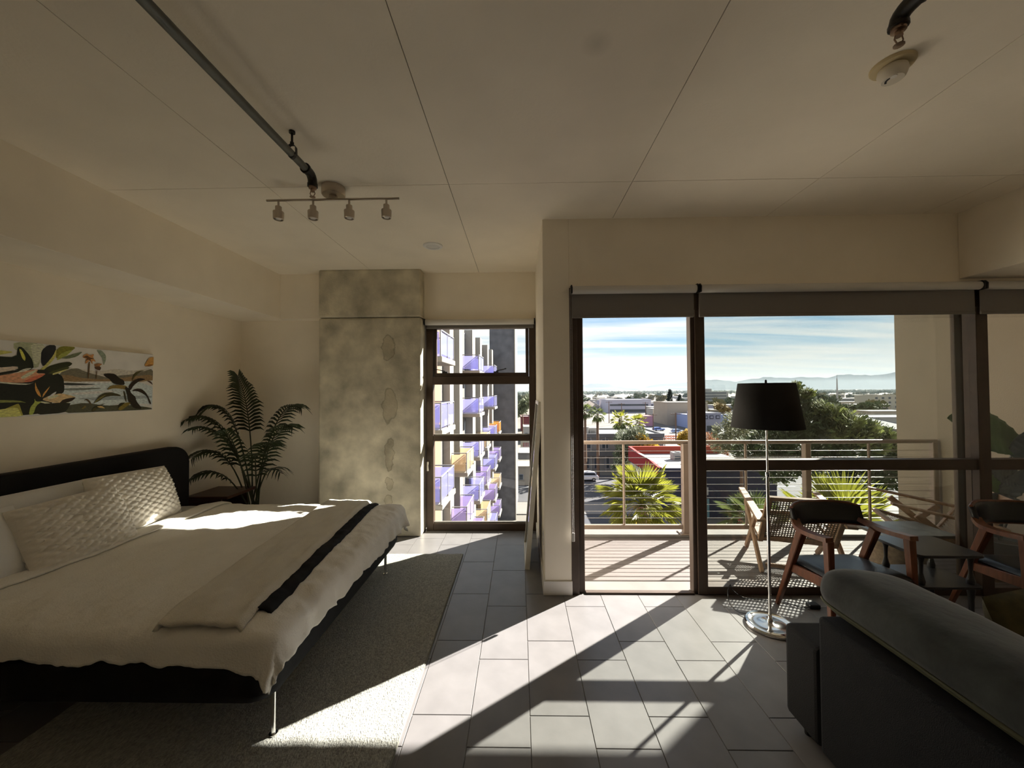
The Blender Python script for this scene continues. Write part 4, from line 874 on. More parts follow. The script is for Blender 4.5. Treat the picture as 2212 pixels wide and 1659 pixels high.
big_leaf(bs, (4.92, 3.88, 1.11), (4.08, 3.76, 1.44), .42, LEAFG, .05)
big_leaf(bs, (4.72, 3.80, 1.02), (5.00 - .02, 3.60, 1.36), .26, LEAFD, .08, (-.3, -1, .2))
big_leaf(bs, (4.68, 3.72, .80), (4.28, 3.62, 1.06), .26, LEAFD, .12)
big_leaf(bs, (4.60, 3.75, .62), (4.60, 3.60, 1.05), .30, LEAFD, .10, (0, -1, .1))
big_leaf(bs, (4.72, 3.70, .55), (4.20, 3.66, .66), .22, LEAFD, .06)
big_leaf(bs, (4.66, 3.90, .60), (4.94, 4.12, .98), .24, LEAFG, .12)

# ------------------------------------------------------------------ ground, street
def gm(name, c, **k): return mat(name, tuple(v * .87 for v in c), .9, **k)
struct('ground', box(-9000, 9000, 5.0, 9000, GZ - 1, GZ), gm('dusty_ground', (.17, .155, .135), var=.25, scale=.02, detail=8), 'dusty city ground far below the balcony', 'ground')
struct('street', box(-60, 220, 58, 76, GZ, GZ + .03), gm('asphalt', (.07, .07, .078), var=.1, scale=.4), 'asphalt street below the balcony', 'street')
struct('sidewalk', box(-60, 220, 52, 57.5, GZ, GZ + .12), gm('sidewalk_concrete', (.19, .178, .165), var=.08, scale=.5), 'pale concrete sidewalk along the street', 'sidewalk')
struct('parking_lot', box(50, 150, 98, 176, GZ, GZ + .02), gm('parking_asphalt', (.10, .10, .102), var=.15, scale=.1), 'parking lot in front of the beige box building', 'parking lot')
struct('yard', box(6, 17.2, 30, 52, GZ, GZ + .05), gm('shaded_asphalt', (.05, .053, .064), var=.1, scale=.4), 'asphalt yard under the fan palm, shade put into its colour', 'yard')  # darker copy of the asphalt, with shade put into its colour
for i in range(12):
    o = box(-20 + i * 9, -16 + i * 9, 66.8, 67.05, GZ + .03, GZ + .04).ob('lane_stripe', gm('stripe_white', (.6, .6, .58)), bpy.data.objects['street'])

# ------------------------------------------------------------------ neighbouring wing seen through the narrow window
Wc = {'white': gm('white_stucco', (.36, .33, .29), var=.04, scale=1), 'grey': gm('shade_grey_stucco', (.15, .142, .135), var=.06, scale=1), 'peach': gm('peach_panel', (.34, .185, .11), var=.05, scale=1),  # grey stucco has the shade of recessed faces put into its colour
      'glass': mat('dark_window', (.05, .06, .07), .15), 'slab': gm('balcony_slab', (.28, .26, .235)), 'rail': mat('grey_rail', (.20, .20, .22), .5)}
XF = lambda D: -4.55 + .035 * (D - 16.1)
def wb(o0, o1, d0, d1, z0, z1):
    m = MB(); m.box(o0, o1, d0, d1, z0, z1); m.v = [(x + XF(y), y, z) for x, y, z in m.v]; return m
wing = thing('apartment_wing', 'pale apartment wing with lavender glass balconies seen through the narrow window', 'building', (XF(30), 30, GZ))
wb(-1.5, -.30, 5.2, 50, GZ, 6.2).ob('core_wall', Wc['grey'], wing)
SEG = [(9.5, 10.6, 'white'), (10.6, 13.2, 'glass'), (13.2, 14.3, 'peach'), (14.3, 15.3, 'white'), (15.3, 19.4, 'glass'), (19.4, 20.8, 'peach'), (20.8, 21.9, 'grey'), (21.9, 22.9, 'white'), (22.9, 24.8, 'glass'), (24.8, 25.8, 'white'), (25.8, 26.4, 'peach'),
       (26.4, 28.7, 'grey'), (28.7, 30.2, 'glass'), (30.2, 31.6, 'white'), (31.6, 33.2, 'grey'), (33.2, 34.6, 'glass'), (34.6, 35.8, 'white'), (35.8, 36.4, 'peach'), (36.4, 38.4, 'grey'), (38.4, 40.2, 'glass'), (40.2, 41.4, 'white'), (41.4, 43, 'grey'), (43, 44.6, 'glass'), (44.6, 45.8, 'white'), (45.8, 50, 'grey')]
for d0, d1, ty in SEG:
    if ty == 'glass':
        for k in range(-4, 2):
            f = wb(-.30, -.18, d0, d1, k * 3.1 + .0, min(6.2, k * 3.1 + 3.1)).ob('window', Wc['rail'], wing)
            wb(-.185, -.15, d0 + .12, d1 - .12, k * 3.1 + .12, k * 3.1 + 2.65).ob('window_pane', Wc['glass'], f)
    else:
        top = 6.35 + (.15 if ty == 'white' else 0)
        wb(-.30, {'white': .38, 'peach': .10, 'grey': .0}[ty], d0, d1, GZ, top).ob({'white': 'fin', 'peach': 'panel', 'grey': 'wall_panel'}[ty], Wc[ty], wing)
DARKW = gm('board_marked_concrete', (.145, .145, .16), var=.25, scale=1.1, detail=8)
wb(-.5, 2.72, 50.02, 60, GZ, 16).ob('end_tower', DARKW, wing); wb(2.72, 2.84, 49.9, 50.4, GZ, 16).ob('lit_edge_strip', Wc['white'], wing)  # pale strip added to stand in for the tower's sunlit edge
BG = {'blue': glass('lavender_glass', (.74, .74, .97), haze=.5, hcol=(.50, .50, .78)), 'purple': glass('violet_glass', (.75, .68, .9), haze=.5, hcol=(.50, .44, .66)),
      'beige': glass('beige_glass', (.85, .75, .6), haze=.62, hcol=(.72, .62, .48)), 'orange': glass('orange_glass', (.9, .6, .2), haze=.7, hcol=(.85, .48, .10))}
for D0, rows in ((16.1, {1: 'blue', 0: 'blue', -1: 'blue', -2: 'blue'}), (22.3, {-1: 'beige', -2: 'purple', -3: 'purple'}), (27.5, {1: 'blue', 0: 'blue', -1: 'blue', -2: 'blue', -3: 'purple'}),
                 (32.0, {-1: 'beige', -2: 'purple', -3: 'beige'}), (38.5, {1: 'blue', 0: 'blue', -1: 'blue', -2: 'blue', -3: 'purple', -4: 'blue'}), (43.5, {-1: 'orange', -2: 'purple', -3: 'beige', -4: 'purple'})):
    for k, c in rows.items():
        z = .05 + 3.1 * k; ln_ = 2.6
        b_ = wb(-.1, 1.32, D0 - .08, D0 + ln_ + .08, z - .24, z).ob('balcony', Wc['slab'], wing, bevel=.02)
        rm = MB()
        for o_, d_ in ((.05, D0), (1.24, D0), (1.24, D0 + ln_), (1.24, D0 + ln_ / 2), (.05, D0 + ln_)): q = wb(o_ - .025, o_ + .025, d_ - .025, d_ + .025, z, z + 1.12); rm.add(q.v, q.f)
        for a in ((.0, 1.27, D0 - .03, D0 + .03), (1.21, 1.27, D0, D0 + ln_), (.0, 1.27, D0 + ln_ - .03, D0 + ln_ + .03)): q = wb(a[0], a[1], a[2], a[3], z + 1.10, z + 1.15); rm.add(q.v, q.f)
        rm.ob('handrail', Wc['rail'], b_)
        wb(.10, 1.19, D0 - .012, D0 + .012, z + .10, z + 1.04).ob('glass_panel', BG[c], b_); wb(.10, 1.19, D0 + ln_ - .012, D0 + ln_ + .012, z + .10, z + 1.04).ob('glass_panel', BG[c], b_)
        for d_ in (D0 + .05, D0 + ln_ / 2 + .04): wb(1.228, 1.252, d_, d_ + ln_ / 2 - .09, z + .10, z + 1.04).ob('glass_panel', BG[c], b_)

# ------------------------------------------------------------------ fan palms
PG1 = mat('fan_palm_green', (0.145, 0.15, 0.018), .5, var=.25, scale=3, translucent=.45)
PG2 = mat('fan_palm_yellow', (0.25, 0.19, 0.03), .6, var=.25, scale=3, translucent=.4)
PG3 = mat('fan_palm_far', (0.085, 0.105, 0.035), .6, var=.2, scale=2, translucent=.3)
BARK = mat('palm_bark', (0.17, 0.105, 0.07), .95, var=.3, scale=8, stretch=(1, 1, 6))
def fan_leaf(name, m, seed, pet=.55, rad=.62, nb=24, spread=2.2, droop=.25):
    rnd = random.Random(seed); mb = MB()
    mb.tube([(pet * k / 5, 0, .06 * sin(pi * k / 5) - droop * .15 * (k / 5) ** 2) for k in range(6)], [.014 - .0015 * k for k in range(6)], 5)
    hz = -droop * .15
    for k in range(nb):
        a0 = -spread / 2 + spread * k / nb; a1 = a0 + spread / nb; am = (a0 + a1) / 2
        r = rad * (0.86 + .14 * cos(am)) * rnd.uniform(.9, 1.06); fz = .028 * (1 if k % 2 else -1)
        P = lambda a, q, up=0: (pet + cos(a) * q, sin(a) * q, hz + up - droop * .5 * (q / rad) ** 2.2 * (1 + .4 * abs(sin(a))) + rnd.uniform(-.004, .004))
        c = (pet - .02, 0, hz)
        mb.add([c, P(a0, r * .55, fz), P(a1, r * .55, -fz), P(am + rnd.uniform(-.04, .04), r, 0)], [(0, 1, 2), (1, 3, 2)])
    return mb.mesh(name, m)
def fan_palm(name, label, loc, crown_z, scale, n, seed, mats=(PG1, PG2), elev=(-40, 80), trunk_r=.17, group=None, lowq=False, lean=(0, 0)):
    rnd = random.Random(seed); t = thing(name, label, 'palm tree', loc, group)
    x, y, z = loc
    MB().tube([(x, y, z), (x + lean[0] * .5, y + lean[1] * .5, (z + crown_z) / 2), (x + lean[0], y + lean[1], crown_z)], [trunk_r * 1.25, trunk_r, trunk_r * .9], 10).ob('trunk', BARK, t, smooth=50)
    nb = 12 if lowq else 24
    mes = [fan_leaf('fan_leaf', mats[0], seed + k, nb=nb, droop=dd) for k, dd in enumerate((.12, .3, .55))] + [fan_leaf('fan_leaf', mats[1], seed + 5, nb=nb, droop=.8)]
    for k in range(n):
        q = (k + .5) / n; el = elev[1] + (elev[0] - elev[1]) * q ** .9; az = k * 2.399 + rnd.uniform(-.3, .3)
        me = mes[0] if el > 45 else mes[1] if el > 10 else mes[2] if el > -20 else mes[3]
        s_ = scale * rnd.uniform(.85, 1.12)
        o = link_mesh('fan_leaf', me, t, (lean[0], lean[1], crown_z - z), (rnd.uniform(-.5, .5), -radians(el), az), (s_, s_, s_))
    return t
fan_palm('fan_palm', 'bright green fan palm below the railing in the open doorway', (3.8, 12.2, GZ), -1.95, 1.22, 46, 11)
fan_palm('fan_palm', 'fan palm with upright yellow green leaves behind the armchair', (8.3, 10.2, GZ), -2.25, 1.5, 22, 23, elev=(5, 85))
fan_palm('fan_palm', 'smaller shaggy fan palm behind the lounge chair', (6.35, 10.6, GZ), -1.95, .85, 36, 31, mats=(PG3, PG1), elev=(-35, 70))
for i, (px, py, cz, sc_, lb_) in enumerate(((12.7, 75, -2.3, 1.55, 'tall street palm next to the door jamb beyond the railing'), (15.3, 76, -3.1, 1.6, 'tall street palm beside the motel roof units'), (19.9, 77, -4.3, 1.9, 'bushy street palm in front of the motel roof'), (23.4, 77, -4.9, 1.9, 'bushy street palm next to the yellow leaved tree'))):
    fan_palm('street_palm', lb_, (px, py, GZ), cz, sc_, 30, 41 + i, mats=(PG1 if i > 1 else PG3, PG3), elev=(-55, 75), trunk_r=.26, lowq=True, group='street palms by the motel')

# ------------------------------------------------------------------ leafy trees: leaf cards gathered in clumps
def foliage(mb, c, r, n, size, rnd, up=0.0, squash=1.0):
    c = Vector(c)
    for _ in range(n):
        while True:
            p = Vector((rnd.uniform(-1, 1), rnd.uniform(-1, 1), rnd.uniform(-1, 1)))
            if .35 < p.length < 1: break
        pos = c + Vector((p.x * r, p.y * r, p.z * r * squash)); d = (p.normalized() + Vector((rnd.uniform(-.7, .7), rnd.uniform(-.7, .7), rnd.uniform(-.7, .7) + up))).normalized()
        u = d.orthogonal().normalized(); v = d.cross(u); s_ = size * rnd.uniform(.6, 1.3)
        mb.quadcard(pos, d * s_ * 1.5, u * s_ * .55)
def tree(name, label, x, y, clumps, n, size, m, seed, group=None, up=0.3, trunk_r=.2, squash=1.0):
    rnd = random.Random(seed); t = thing(name, label, 'tree', (x, y, GZ), group); tot = sum(r ** 2 for *_, r in clumps); mb = MB(); tk = MB()
    zc = sum(c[2] for c in clumps) / len(clumps)
    tk.tube([(x, y, GZ), (x + .2, y, (GZ + zc) / 2), (x, y, zc)], [trunk_r * 1.3, trunk_r, trunk_r * .5], 8)
    for cx, cy, cz, r in clumps:
        foliage(mb, (cx, cy, cz), r, int(n * r * r / tot), size, rnd, up, squash); tk.tube([(x, y, min(zc, cz - r * .5)), (cx, cy, cz)], [trunk_r * .35, trunk_r * .1], 5)
    tk.ob('trunk', BARK, t, smooth=50); tag(mb.ob('foliage', m, t), kind='stuff'); return t
PINE = mat('pine_needles', (0.055, 0.075, 0.022), .7, var=.5, scale=.8, translucent=.2)
PINEL = mat('pine_tips', (0.17, 0.19, 0.055), .7, var=.4, scale=.8, translucent=.3)
OLIVE = mat('olive_leaves', (0.17, 0.17, 0.09), .8, var=.3, scale=1, translucent=.25)
YELT = mat('yellow_leaves', (0.36, 0.24, 0.03), .8, var=.3, scale=1, translucent=.35)
RUST = mat('rusty_leaves', (0.30, 0.13, 0.06), .8, var=.3, scale=1, translucent=.25)
GREYG = mat('grey_green_leaves', (0.15, 0.17, 0.10), .8, var=.3, scale=.5, translucent=.2)
A = lambda px, py, D: ((px - 1122) / 831 * D, D, 1.68 - (py - 844) / 831 * D)   # direction read off the view, at a chosen distance
def cl(lst, rnd=random.Random(5)):
    o = []
    for px, py, pr, D in lst: x, y, z = A(px, py, D); o.append((x, y, z, pr / 831 * D))
    return o
pcl = cl([(1710, 845, 16, 36), (1735, 858, 16, 36), (1712, 880, 34, 36), (1750, 885, 24, 35), (1735, 915, 42, 35), (1785, 905, 30, 34), (1690, 925, 42, 36), (1830, 925, 34, 33), (1775, 945, 45, 34), (1865, 938, 30, 33), (1900, 948, 24, 33),
          (1650, 955, 38, 37), (1720, 965, 50, 35), (1830, 970, 46, 33), (1890, 980, 36, 33), (1610, 975, 32, 38), (1670, 1000, 45, 36), (1780, 1005, 46, 34), (1900, 1020, 40, 33), (1960, 1010, 45, 33), (1850, 1030, 40, 33), (1960, 960, 30, 33)])
pt = tree('pine_tree', 'large dark green pine behind the railing', pcl[4][0], 35.5, pcl, 15000, .16, PINE, 61, up=.5, trunk_r=.3)
mb = MB(); rnd = random.Random(62)
for px, py, pr, D in ((1765, 885, 16, 34), (1790, 897, 20, 33.5), (1825, 915, 24, 32.5), (1860, 930, 22, 32.2), (1895, 942, 16, 32.2), (1880, 965, 18, 32), (1920, 965, 16, 32), (1735, 855, 10, 35), (1710, 838, 8, 35.5), (1840, 950, 22, 32), (1800, 940, 18, 32.6)):
    x, y, z = A(px, py, D); foliage(mb, (x, y, z), pr / 831 * D, 260, .15, rnd, .6)
tag(mb.ob('needle_tips', PINEL, pt), kind='stuff')
oc = cl([(1590, 915, 34, 48), (1560, 935, 28, 48), (1620, 940, 30, 48), (1585, 955, 34, 47), (1550, 965, 20, 48), (1625, 900, 20, 48)]); tree('olive_tree', 'loose pale olive tree left of the lampshade pole', oc[0][0], 48, oc, 2600, .13, OLIVE, 63, squash=.8)
oc = cl([(1525, 958, 22, 70), (1512, 980, 20, 70), (1545, 980, 20, 70)]); tree('rusty_tree', 'rust and green autumn tree behind the mullion', oc[0][0], 70, oc, 1100, .20, RUST, 64)
oc = cl([(1350, 955, 26, 70), (1370, 945, 24, 70), (1345, 985, 22, 70), (1362, 1000, 20, 70), (1330, 1010, 12, 70)]); tree('grey_green_tree', 'grey green tree in front of the motel wall', oc[0][0], 70, oc, 2200, .22, GREYG, 65)
oc = cl([(1392, 962, 16, 69), (1405, 968, 13, 69), (1380, 950, 12, 69), (1372, 970, 10, 69)]); tree('yellow_tree', 'bright yellow autumn tree beside the red roof', oc[0][0], 69, oc, 1200, .20, YELT, 66)
oc = cl([(1472, 945, 12, 80), (1484, 940, 12, 80), (1466, 955, 8, 80)]); tree('yellow_tree', 'small yellow tree next to the wooden utility pole', oc[0][0], 80, oc, 700, .22, YELT, 67)
oc = cl([(1556, 884, 9, 175), (1545, 880, 8, 175), (1566, 888, 7, 175)]); tree('golden_tree', 'golden tree behind the lilac building', oc[0][0], 175, oc, 500, .4, mat('golden_leaves', (.26, .18, .06), .8, var=.3, scale=1), 68)
oc = cl([(1128, 880, 14, 140), (1142, 868, 14, 140), (1118, 890, 10, 140)]); tree('grey_tree', 'dull green tree right of the dark tower', oc[0][0], 140, oc, 500, .5, GREYG, 69)

# ------------------------------------------------------------------ nearby buildings
def block(name, label, x0, x1, y0, y1, h, wall, roof, windows=None, parapet=.5, cat='building', group=None, base=GZ):
    t = thing(name, label, cat, ((x0 + x1) / 2, (y0 + y1) / 2, base), group)
    box(x0, x1, y0, y1, base, base + h).ob('walls', wall, t); box(x0 - .05, x1 + .05, y0 - .05, y1 + .05, base + h, base + h + .12).ob('roof', roof, t)
    if parapet:
        for a in ((x0 - .1, x1 + .1, y0 - .1, y0 + .2), (x0 - .1, x1 + .1, y1 - .2, y1 + .1), (x0 - .1, x0 + .2, y0, y1), (x1 - .2, x1 + .1, y0, y1)): box(*a, base + h, base + h + parapet).ob('parapet', wall, t)
    for (a, b_, z0, z1) in (windows or []):
        f = box(a, b_, y0 - .06, y0 + .1, base + z0, base + z1).ob('window', mat('far_window_frame', (.3, .3, .32), .6), t); box(a + .1, b_ - .1, y0 - .09, y0, base + z0 + .1, base + z1 - .1).ob('window_pane', mat('far_glass', (.05, .06, .075), .2), f)
    return t
RW = gm('white_roof', (.34, .33, .315), var=.05, scale=.3); GW = gm('motel_grey', (.235, .225, .215), var=.1, scale=.3); NAVY = gm('navy_wall', (.035, .036, .055), var=.15, scale=.6)
RED = gm('red_parapet', (.30, .022, .022)); REDO = gm('red_orange_parapet', (.34, .055, .03)); OFFW = gm('off_white_wall', (.40, .38, .36)); BEIGE = gm('beige_wall', (.42, .355, .28), var=.05, scale=.2); LIL = gm('lilac_wall', (.42, .40, .50)); BLUEW = gm('blue_wall', (.34, .40, .62)); PINK = gm('rose_wall', (.52, .28, .36)); MAR = gm('maroon_wall', (.20, .05, .06))
# red roofed shop
rs = thing('red_trimmed_shop', 'navy shop with white roof and red parapets below the balcony', 'building', (25, 57, GZ))
box(18.1, 33, 50.3, 64, GZ, -8.9).ob('walls', NAVY, rs); box(18.3, 32.8, 50.5, 63.8, -8.9, -8.8).ob('roof', RW, rs)
box(17.95, 33.1, 63.7, 64.1, -9.6, -7.6).ob('parapet', REDO, rs)
lw = MB(); lw.add([(17.9, 50.2, -9.9), (17.9, 64.1, -9.9), (17.9, 64.1, -7.6), (17.9, 50.2, -8.35), (18.3, 50.2, -9.9), (18.3, 64.1, -9.9), (18.3, 64.1, -7.6), (18.3, 50.2, -8.35)], [(0, 1, 2, 3), (4, 7, 6, 5), (3, 2, 6, 7), (0, 3, 7, 4), (1, 5, 6, 2), (0, 4, 5, 1)]); lw.ob('parapet', RED, rs)
box(17.85, 33.1, 50.15, 50.45, -8.95, -8.45).ob('parapet', NAVY, rs); box(17.86, 18.34, 50.2, 64.1, -7.95, -7.9).ob('coping', RW, rs)
box(17.93, 18.1, 54, 63, -13.5, -10).ob('side_panel', OFFW, rs)
for a, q in ((22.9, 50.25), (26.6, 50.25)): f = box(a, a + 1.4, 50.2, 50.35, GZ + .1, GZ + 2.6).ob('shop_door', mat('teal_door', (.12, .22, .24), .4), rs)
box(23.4, 24.2, 50.15, 50.3, -11.9, -10.9).ob('wall_box', OFFW, rs)
for k, (a, q, s_) in enumerate(((23.6, 58.2, 1.2), (26.3, 57.2, 1.1), (24.6, 55.0, 1.15), (25.2, 59.5, .8))):
    t = thing('roof_unit', ['white boxy air conditioner at the back of the shop roof', 'white air conditioner by the railing post on the shop roof', 'nearest white air conditioner on the shop roof', 'small round topped vent behind the roof air conditioners'][k], 'air conditioner', (a, q, -8.8), 'roof units of the navy shop')
    box(a - s_ * .75, a + s_ * .75, q - s_ * .55, q + s_ * .55, -8.8, -8.8 + s_ * .95).ob('cabinet', RW, t, bevel=.05); box(a - s_ * .55, a + s_ * .35, q - s_ * .57, q - s_ * .55, -8.65, -8.8 + s_ * .55).ob('grille', mat('far_glass', (.05, .06, .075), .2), t); MB().lathe([(s_ * .35, -8.8 + s_ * .95), (s_ * .35, -8.8 + s_ * 1.05), (0, -8.8 + s_ * 1.06)], (a, q, 0), 14).ob('fan_cap', GW, t)
# motel
wins = [(13.5 + k * 3.4, 14.9 + k * 3.4, 4.6, 6.6) for k in range(5)] + [(13.2 + k * 2.1, 14.3 + k * 2.1, .5, 2.8) for k in range(8)]
mo = block('grey_motel', 'grey two-storey motel across the street', 11, 29.6, 80, 92, 7.2, GW, RW, wins, .45)
box(11, 29.7, 79.2, 80, GZ + 3.2, GZ + 4.3).ob('walkway', gm('motel_band', (.12, .12, .125)), mo); box(11, 29.7, 79.7, 80, GZ + 6.9, GZ + 7.7).ob('fascia', gm('motel_fascia', (.17, .17, .18)), mo)
for k in range(7): box(11.5 + k * 3, 11.65 + k * 3, 79.25, 79.4, GZ, GZ + 7).ob('column', RW, mo)
for k, (a, q, s_, lb_) in enumerate(((13.6, 84, 1.2, 'rooftop air conditioner between the street palms on the motel'), (16.1, 84.5, 1.0, 'lower rooftop air conditioner right of it on the motel'))):
    t = thing('roof_unit', lb_, 'air conditioner', (a, q, -7.7)); box(a - s_, a + s_, q - .8, q + .8, -7.68, -7.68 + s_ * 1.2).ob('cabinet', RW, t, bevel=.06); box(a - s_ * .7, a + s_ * .2, q - .83, q - .8, -7.5, -7.1).ob('grille', GW, t)
block('beige_box_building', 'windowless beige box building behind the parking lot', 69.2, 88, 182, 200, 10.4, BEIGE, RW, None, .4)
block('blue_shed', 'low pale blue building in front of the beige box', 72.8, 90, 168, 180, 5.6, BLUEW, RW, [(75, 77, 1, 3)], .2)
block('long_white_building', 'long low white building with dark window bands beyond the motel', 64, 96, 283, 310, 9.2, gm('lilac_white', (.52, .50, .58)), RW, [(66, 94, 5.0, 6.4), (66, 94, .5, 2.6)], .5)
lc = block('lilac_building', 'lilac building with framed signs on its gable', 71.5, 78.6, 152, 166, 7.2, LIL, RW, [(73, 77.5, .3, 2.6)], .3)
for a in (72.0, 74.2, 76.6): f = box(a, a + 1.5, 151.85, 152, GZ + 5.2, GZ + 6.5).ob('sign_frame', NAVY, lc); box(a + .2, a + 1.3, 151.8, 151.9, GZ + 5.45, GZ + 6.25).ob('sign_face', LIL, f)
block('white_office', 'white multi-storey office left of the lampshade', 206, 240, 447, 470, 13.5, OFFW, RW, [(208, 238, 1.5 + 3.4 * k, 3 + 3.4 * k) for k in range(4)], .5)
box(212, 222, 449, 460, GZ + 13, GZ + 17.5).ob('stair_tower', OFFW, bpy.data.objects['white_office'])
block('cream_apartments', 'cream apartment block with outside stairs near the stucco wall', 272, 300, 302, 318, 11, gm('cream_wall', (.52, .47, .38)), RW, [(274 + 5 * k, 276 + 5 * k, z0, z0 + 1.6) for k in range(5) for z0 in (1.5, 5, 8.4)], .4)
block('rose_shop', 'small rose coloured shop between the street palms', 57, 61.5, 178, 186, 4.5, PINK, gm('tile_roof', (.32, .15, .10)), None, .2)
block('white_tent', 'white low shed left of the beige box', 70.5, 80, 205, 215, 6.5, OFFW, RW, None, .2)
block('maroon_shop', 'maroon shop seen beside the dark tower', .4, 4.4, 160, 170, 5.5, MAR, RW, None, .5)
aw = block('awning_shop', 'low shop with red striped awning beside the dark tower', .2, 4.0, 97, 104, 4.6, gm('cream_wall', (.52, .47, .38)), RW, [(.6, 1.8, .4, 2), (2.2, 3.6, .4, 2)], .4)
for k in range(14):
    a = .9 + k * .2; mbx = MB(); mbx.bar((a, 97, GZ + 3.6), (a, 95.9, GZ + 2.7), .2, .05); mbx.ob('awning_stripe', REDO if k % 2 == 0 else OFFW, aw)
block('pale_house', 'pale boxy house right of the dark tower', 1.2, 4.2, 122, 130, 5, OFFW, RW, [(1.6, 2.6, 2, 3.4), (3, 3.9, 2, 3.4)], .3)
block('tan_shed', 'tan low shed at the foot of the dark tower', -.6, 2.6, 68, 74, 3.2, BEIGE, gm('tan_roof', (.45, .38, .30)), [(-.2, .6, 1, 2)], .2)
block('grey_garage', 'grey garage under the awning shop', -.2, 3.2, 80, 88, 3.6, GW, RW, [(.2, 2.6, .1, 2.4)], .2)
# hip roofed house right of the pine
def hip(name, label, x0, x1, y0, y1, h, rh, wall, roof, group=None):
    t = thing(name, label, 'house', ((x0 + x1) / 2, (y0 + y1) / 2, GZ), group); box(x0, x1, y0, y1, GZ, GZ + h).ob('walls', wall, t); m = MB(); e_ = .6; z0, z1 = GZ + h, GZ + h + rh; yc = (y0 + y1) / 2; hw = (y1 - y0) / 2
    m.add([(x0 - e_, y0 - e_, z0), (x1 + e_, y0 - e_, z0), (x1 + e_, y1 + e_, z0), (x0 - e_, y1 + e_, z0), (x0 + hw, yc, z1), (max(x1 - hw, x0 + hw + .1), yc, z1)], [(0, 1, 5, 4), (1, 2, 5), (2, 3, 4, 5), (3, 0, 4), (0, 3, 2, 1)]); m.ob('roof', roof, t)
    rdg = MB(); rdg.tube([(x0 + hw, yc, z1 + .05), (x0 - e_, y0 - e_, z0 + .05)], .15, 5); rdg.tube([(max(x1 - hw, x0 + hw + .1), yc, z1 + .05), (x1 + e_, y0 - e_, z0 + .05)], .15, 5); rdg.ob('ridge_cap', OFFW, t); return t
SHG = gm('grey_shingle', (.20, .20, .205), var=.12, scale=1); SHT = gm('tan_shingle', (.36, .30, .25), var=.1, scale=1)
hip('hip_roof_house', 'grey hip roofed house right of the pine', 92, 112, 128, 144, 3.2, 3.6, BEIGE, SHG); hip('hip_roof_house', 'darker grey hip roofed house by the stucco wall', 112, 134, 132, 150, 3, 3.4, BEIGE, SHG)
hip('hip_roof_house', 'small brick house with low grey roof above the pine', 118, 134, 205, 216, 3.2, 2.4, gm('brick_wall', (.36, .14, .09)), SHG); hip('hip_roof_house', 'tan roofed pavilion left of the long white building', 49, 62, 300, 314, 4, 5, OFFW, SHT)
block('long_flat_roof', 'long flat white roof behind the hip roofed houses', 128, 190, 172, 190, 3.6, OFFW, RW, None, .5)
# scattered small houses of the far city
rnd = random.Random(99); hw_ = [OFFW, BEIGE, LIL, gm('sand_wall', (.50, .43, .34)), GW]; proto = []
for k in range(5): proto.append(box(-.5, .5, -.5, .5, 0, 1).mesh('walls', hw_[k]))
rme = box(-.52, .52, -.52, .52, 1, 1.06).mesh('roof', RW); wme = box(-.4, .4, -.515, -.5, .35, .7).mesh('window', mat('far_glass', (.05, .06, .075), .2))
cname = ['off-white', 'beige', 'lilac', 'sand coloured', 'grey']
BUSY = []
def clear(x, y, q):
    if any(hypot(x - a, y - b_) < q + c for a, b_, c in BUSY): return False
    BUSY.append((x, y, q)); return True
for o in list(bpy.data.objects):
    if o.parent is None and o.get('category') in ('building', 'house') and o.location.y > 90: BUSY.append((o.location.x, o.location.y, 17))
for i in range(110):
    D = rnd.uniform(210, 780); px = rnd.choice([rnd.uniform(1262, 1485), rnd.uniform(1512, 1920), rnd.uniform(1700, 1920)]); X = (px - 1122) / 831 * D; k = rnd.randrange(5)
    if 270 < D < 320 and X < 100: continue
    if not clear(X, D, 13): continue
    t = thing('far_house', 'small %s flat-roofed house in the far city' % cname[k], 'house', (X, D, GZ), 'flat-roofed houses of the far city'); s_ = (rnd.uniform(8, 22), rnd.uniform(8, 14), rnd.uniform(3, 6.5))
    for nm, me in (('walls', proto[k]), ('roof', rme), ('window', wme)): link_mesh(nm, me, t, sc=s_)
# utility poles
POLE = gm('wood_pole', (.16, .10, .075))
for i, (px, pyt, pyb, lb_) in enumerate(((1456, 893, 955, 'wooden utility pole in front of the beige box building'), (1314, 868, 915, 'wooden utility pole above the street palms'), (1341, 872, 918, 'wooden utility pole left of the rose shop'), (1392, 870, 910, 'slim utility pole right of the long white building'), (1408, 895, 935, 'short utility pole left of the parking lot'))):
    D = 831 * 16.68 / (pyb - 844); X = (px - 1122) / 831 * D; zt = 1.68 - (pyt - 844) / 831 * D; t = thing('utility_pole', lb_, 'utility pole', (X, D, GZ)); MB().tube([(X, D, GZ), (X, D, zt)], [.22, .15], 8).ob('pole', POLE, t); MB().bar((X - 1.6, D, zt - .5), (X + 1.6, D, zt - .5), .15, .18).ob('crossarm', POLE, t)
    for s in (-1.4, -.7, .7, 1.4): MB().lathe([(.07, zt - .4), (.09, zt - .25), (0, zt - .2)], (X + s, D, 0), 6).ob('insulator', OFFW, t)
t = thing('radio_mast', 'tall pale mast rising right of the pine', 'mast', (325, 400, GZ)); MB().tube([(325, 400, GZ), (325, 400, 12)], [1.0, .45], 8).ob('mast', OFFW, t); MB().tube([(325, 400, 12), (325, 400, 16)], .15, 5).ob('antenna', GW, t)
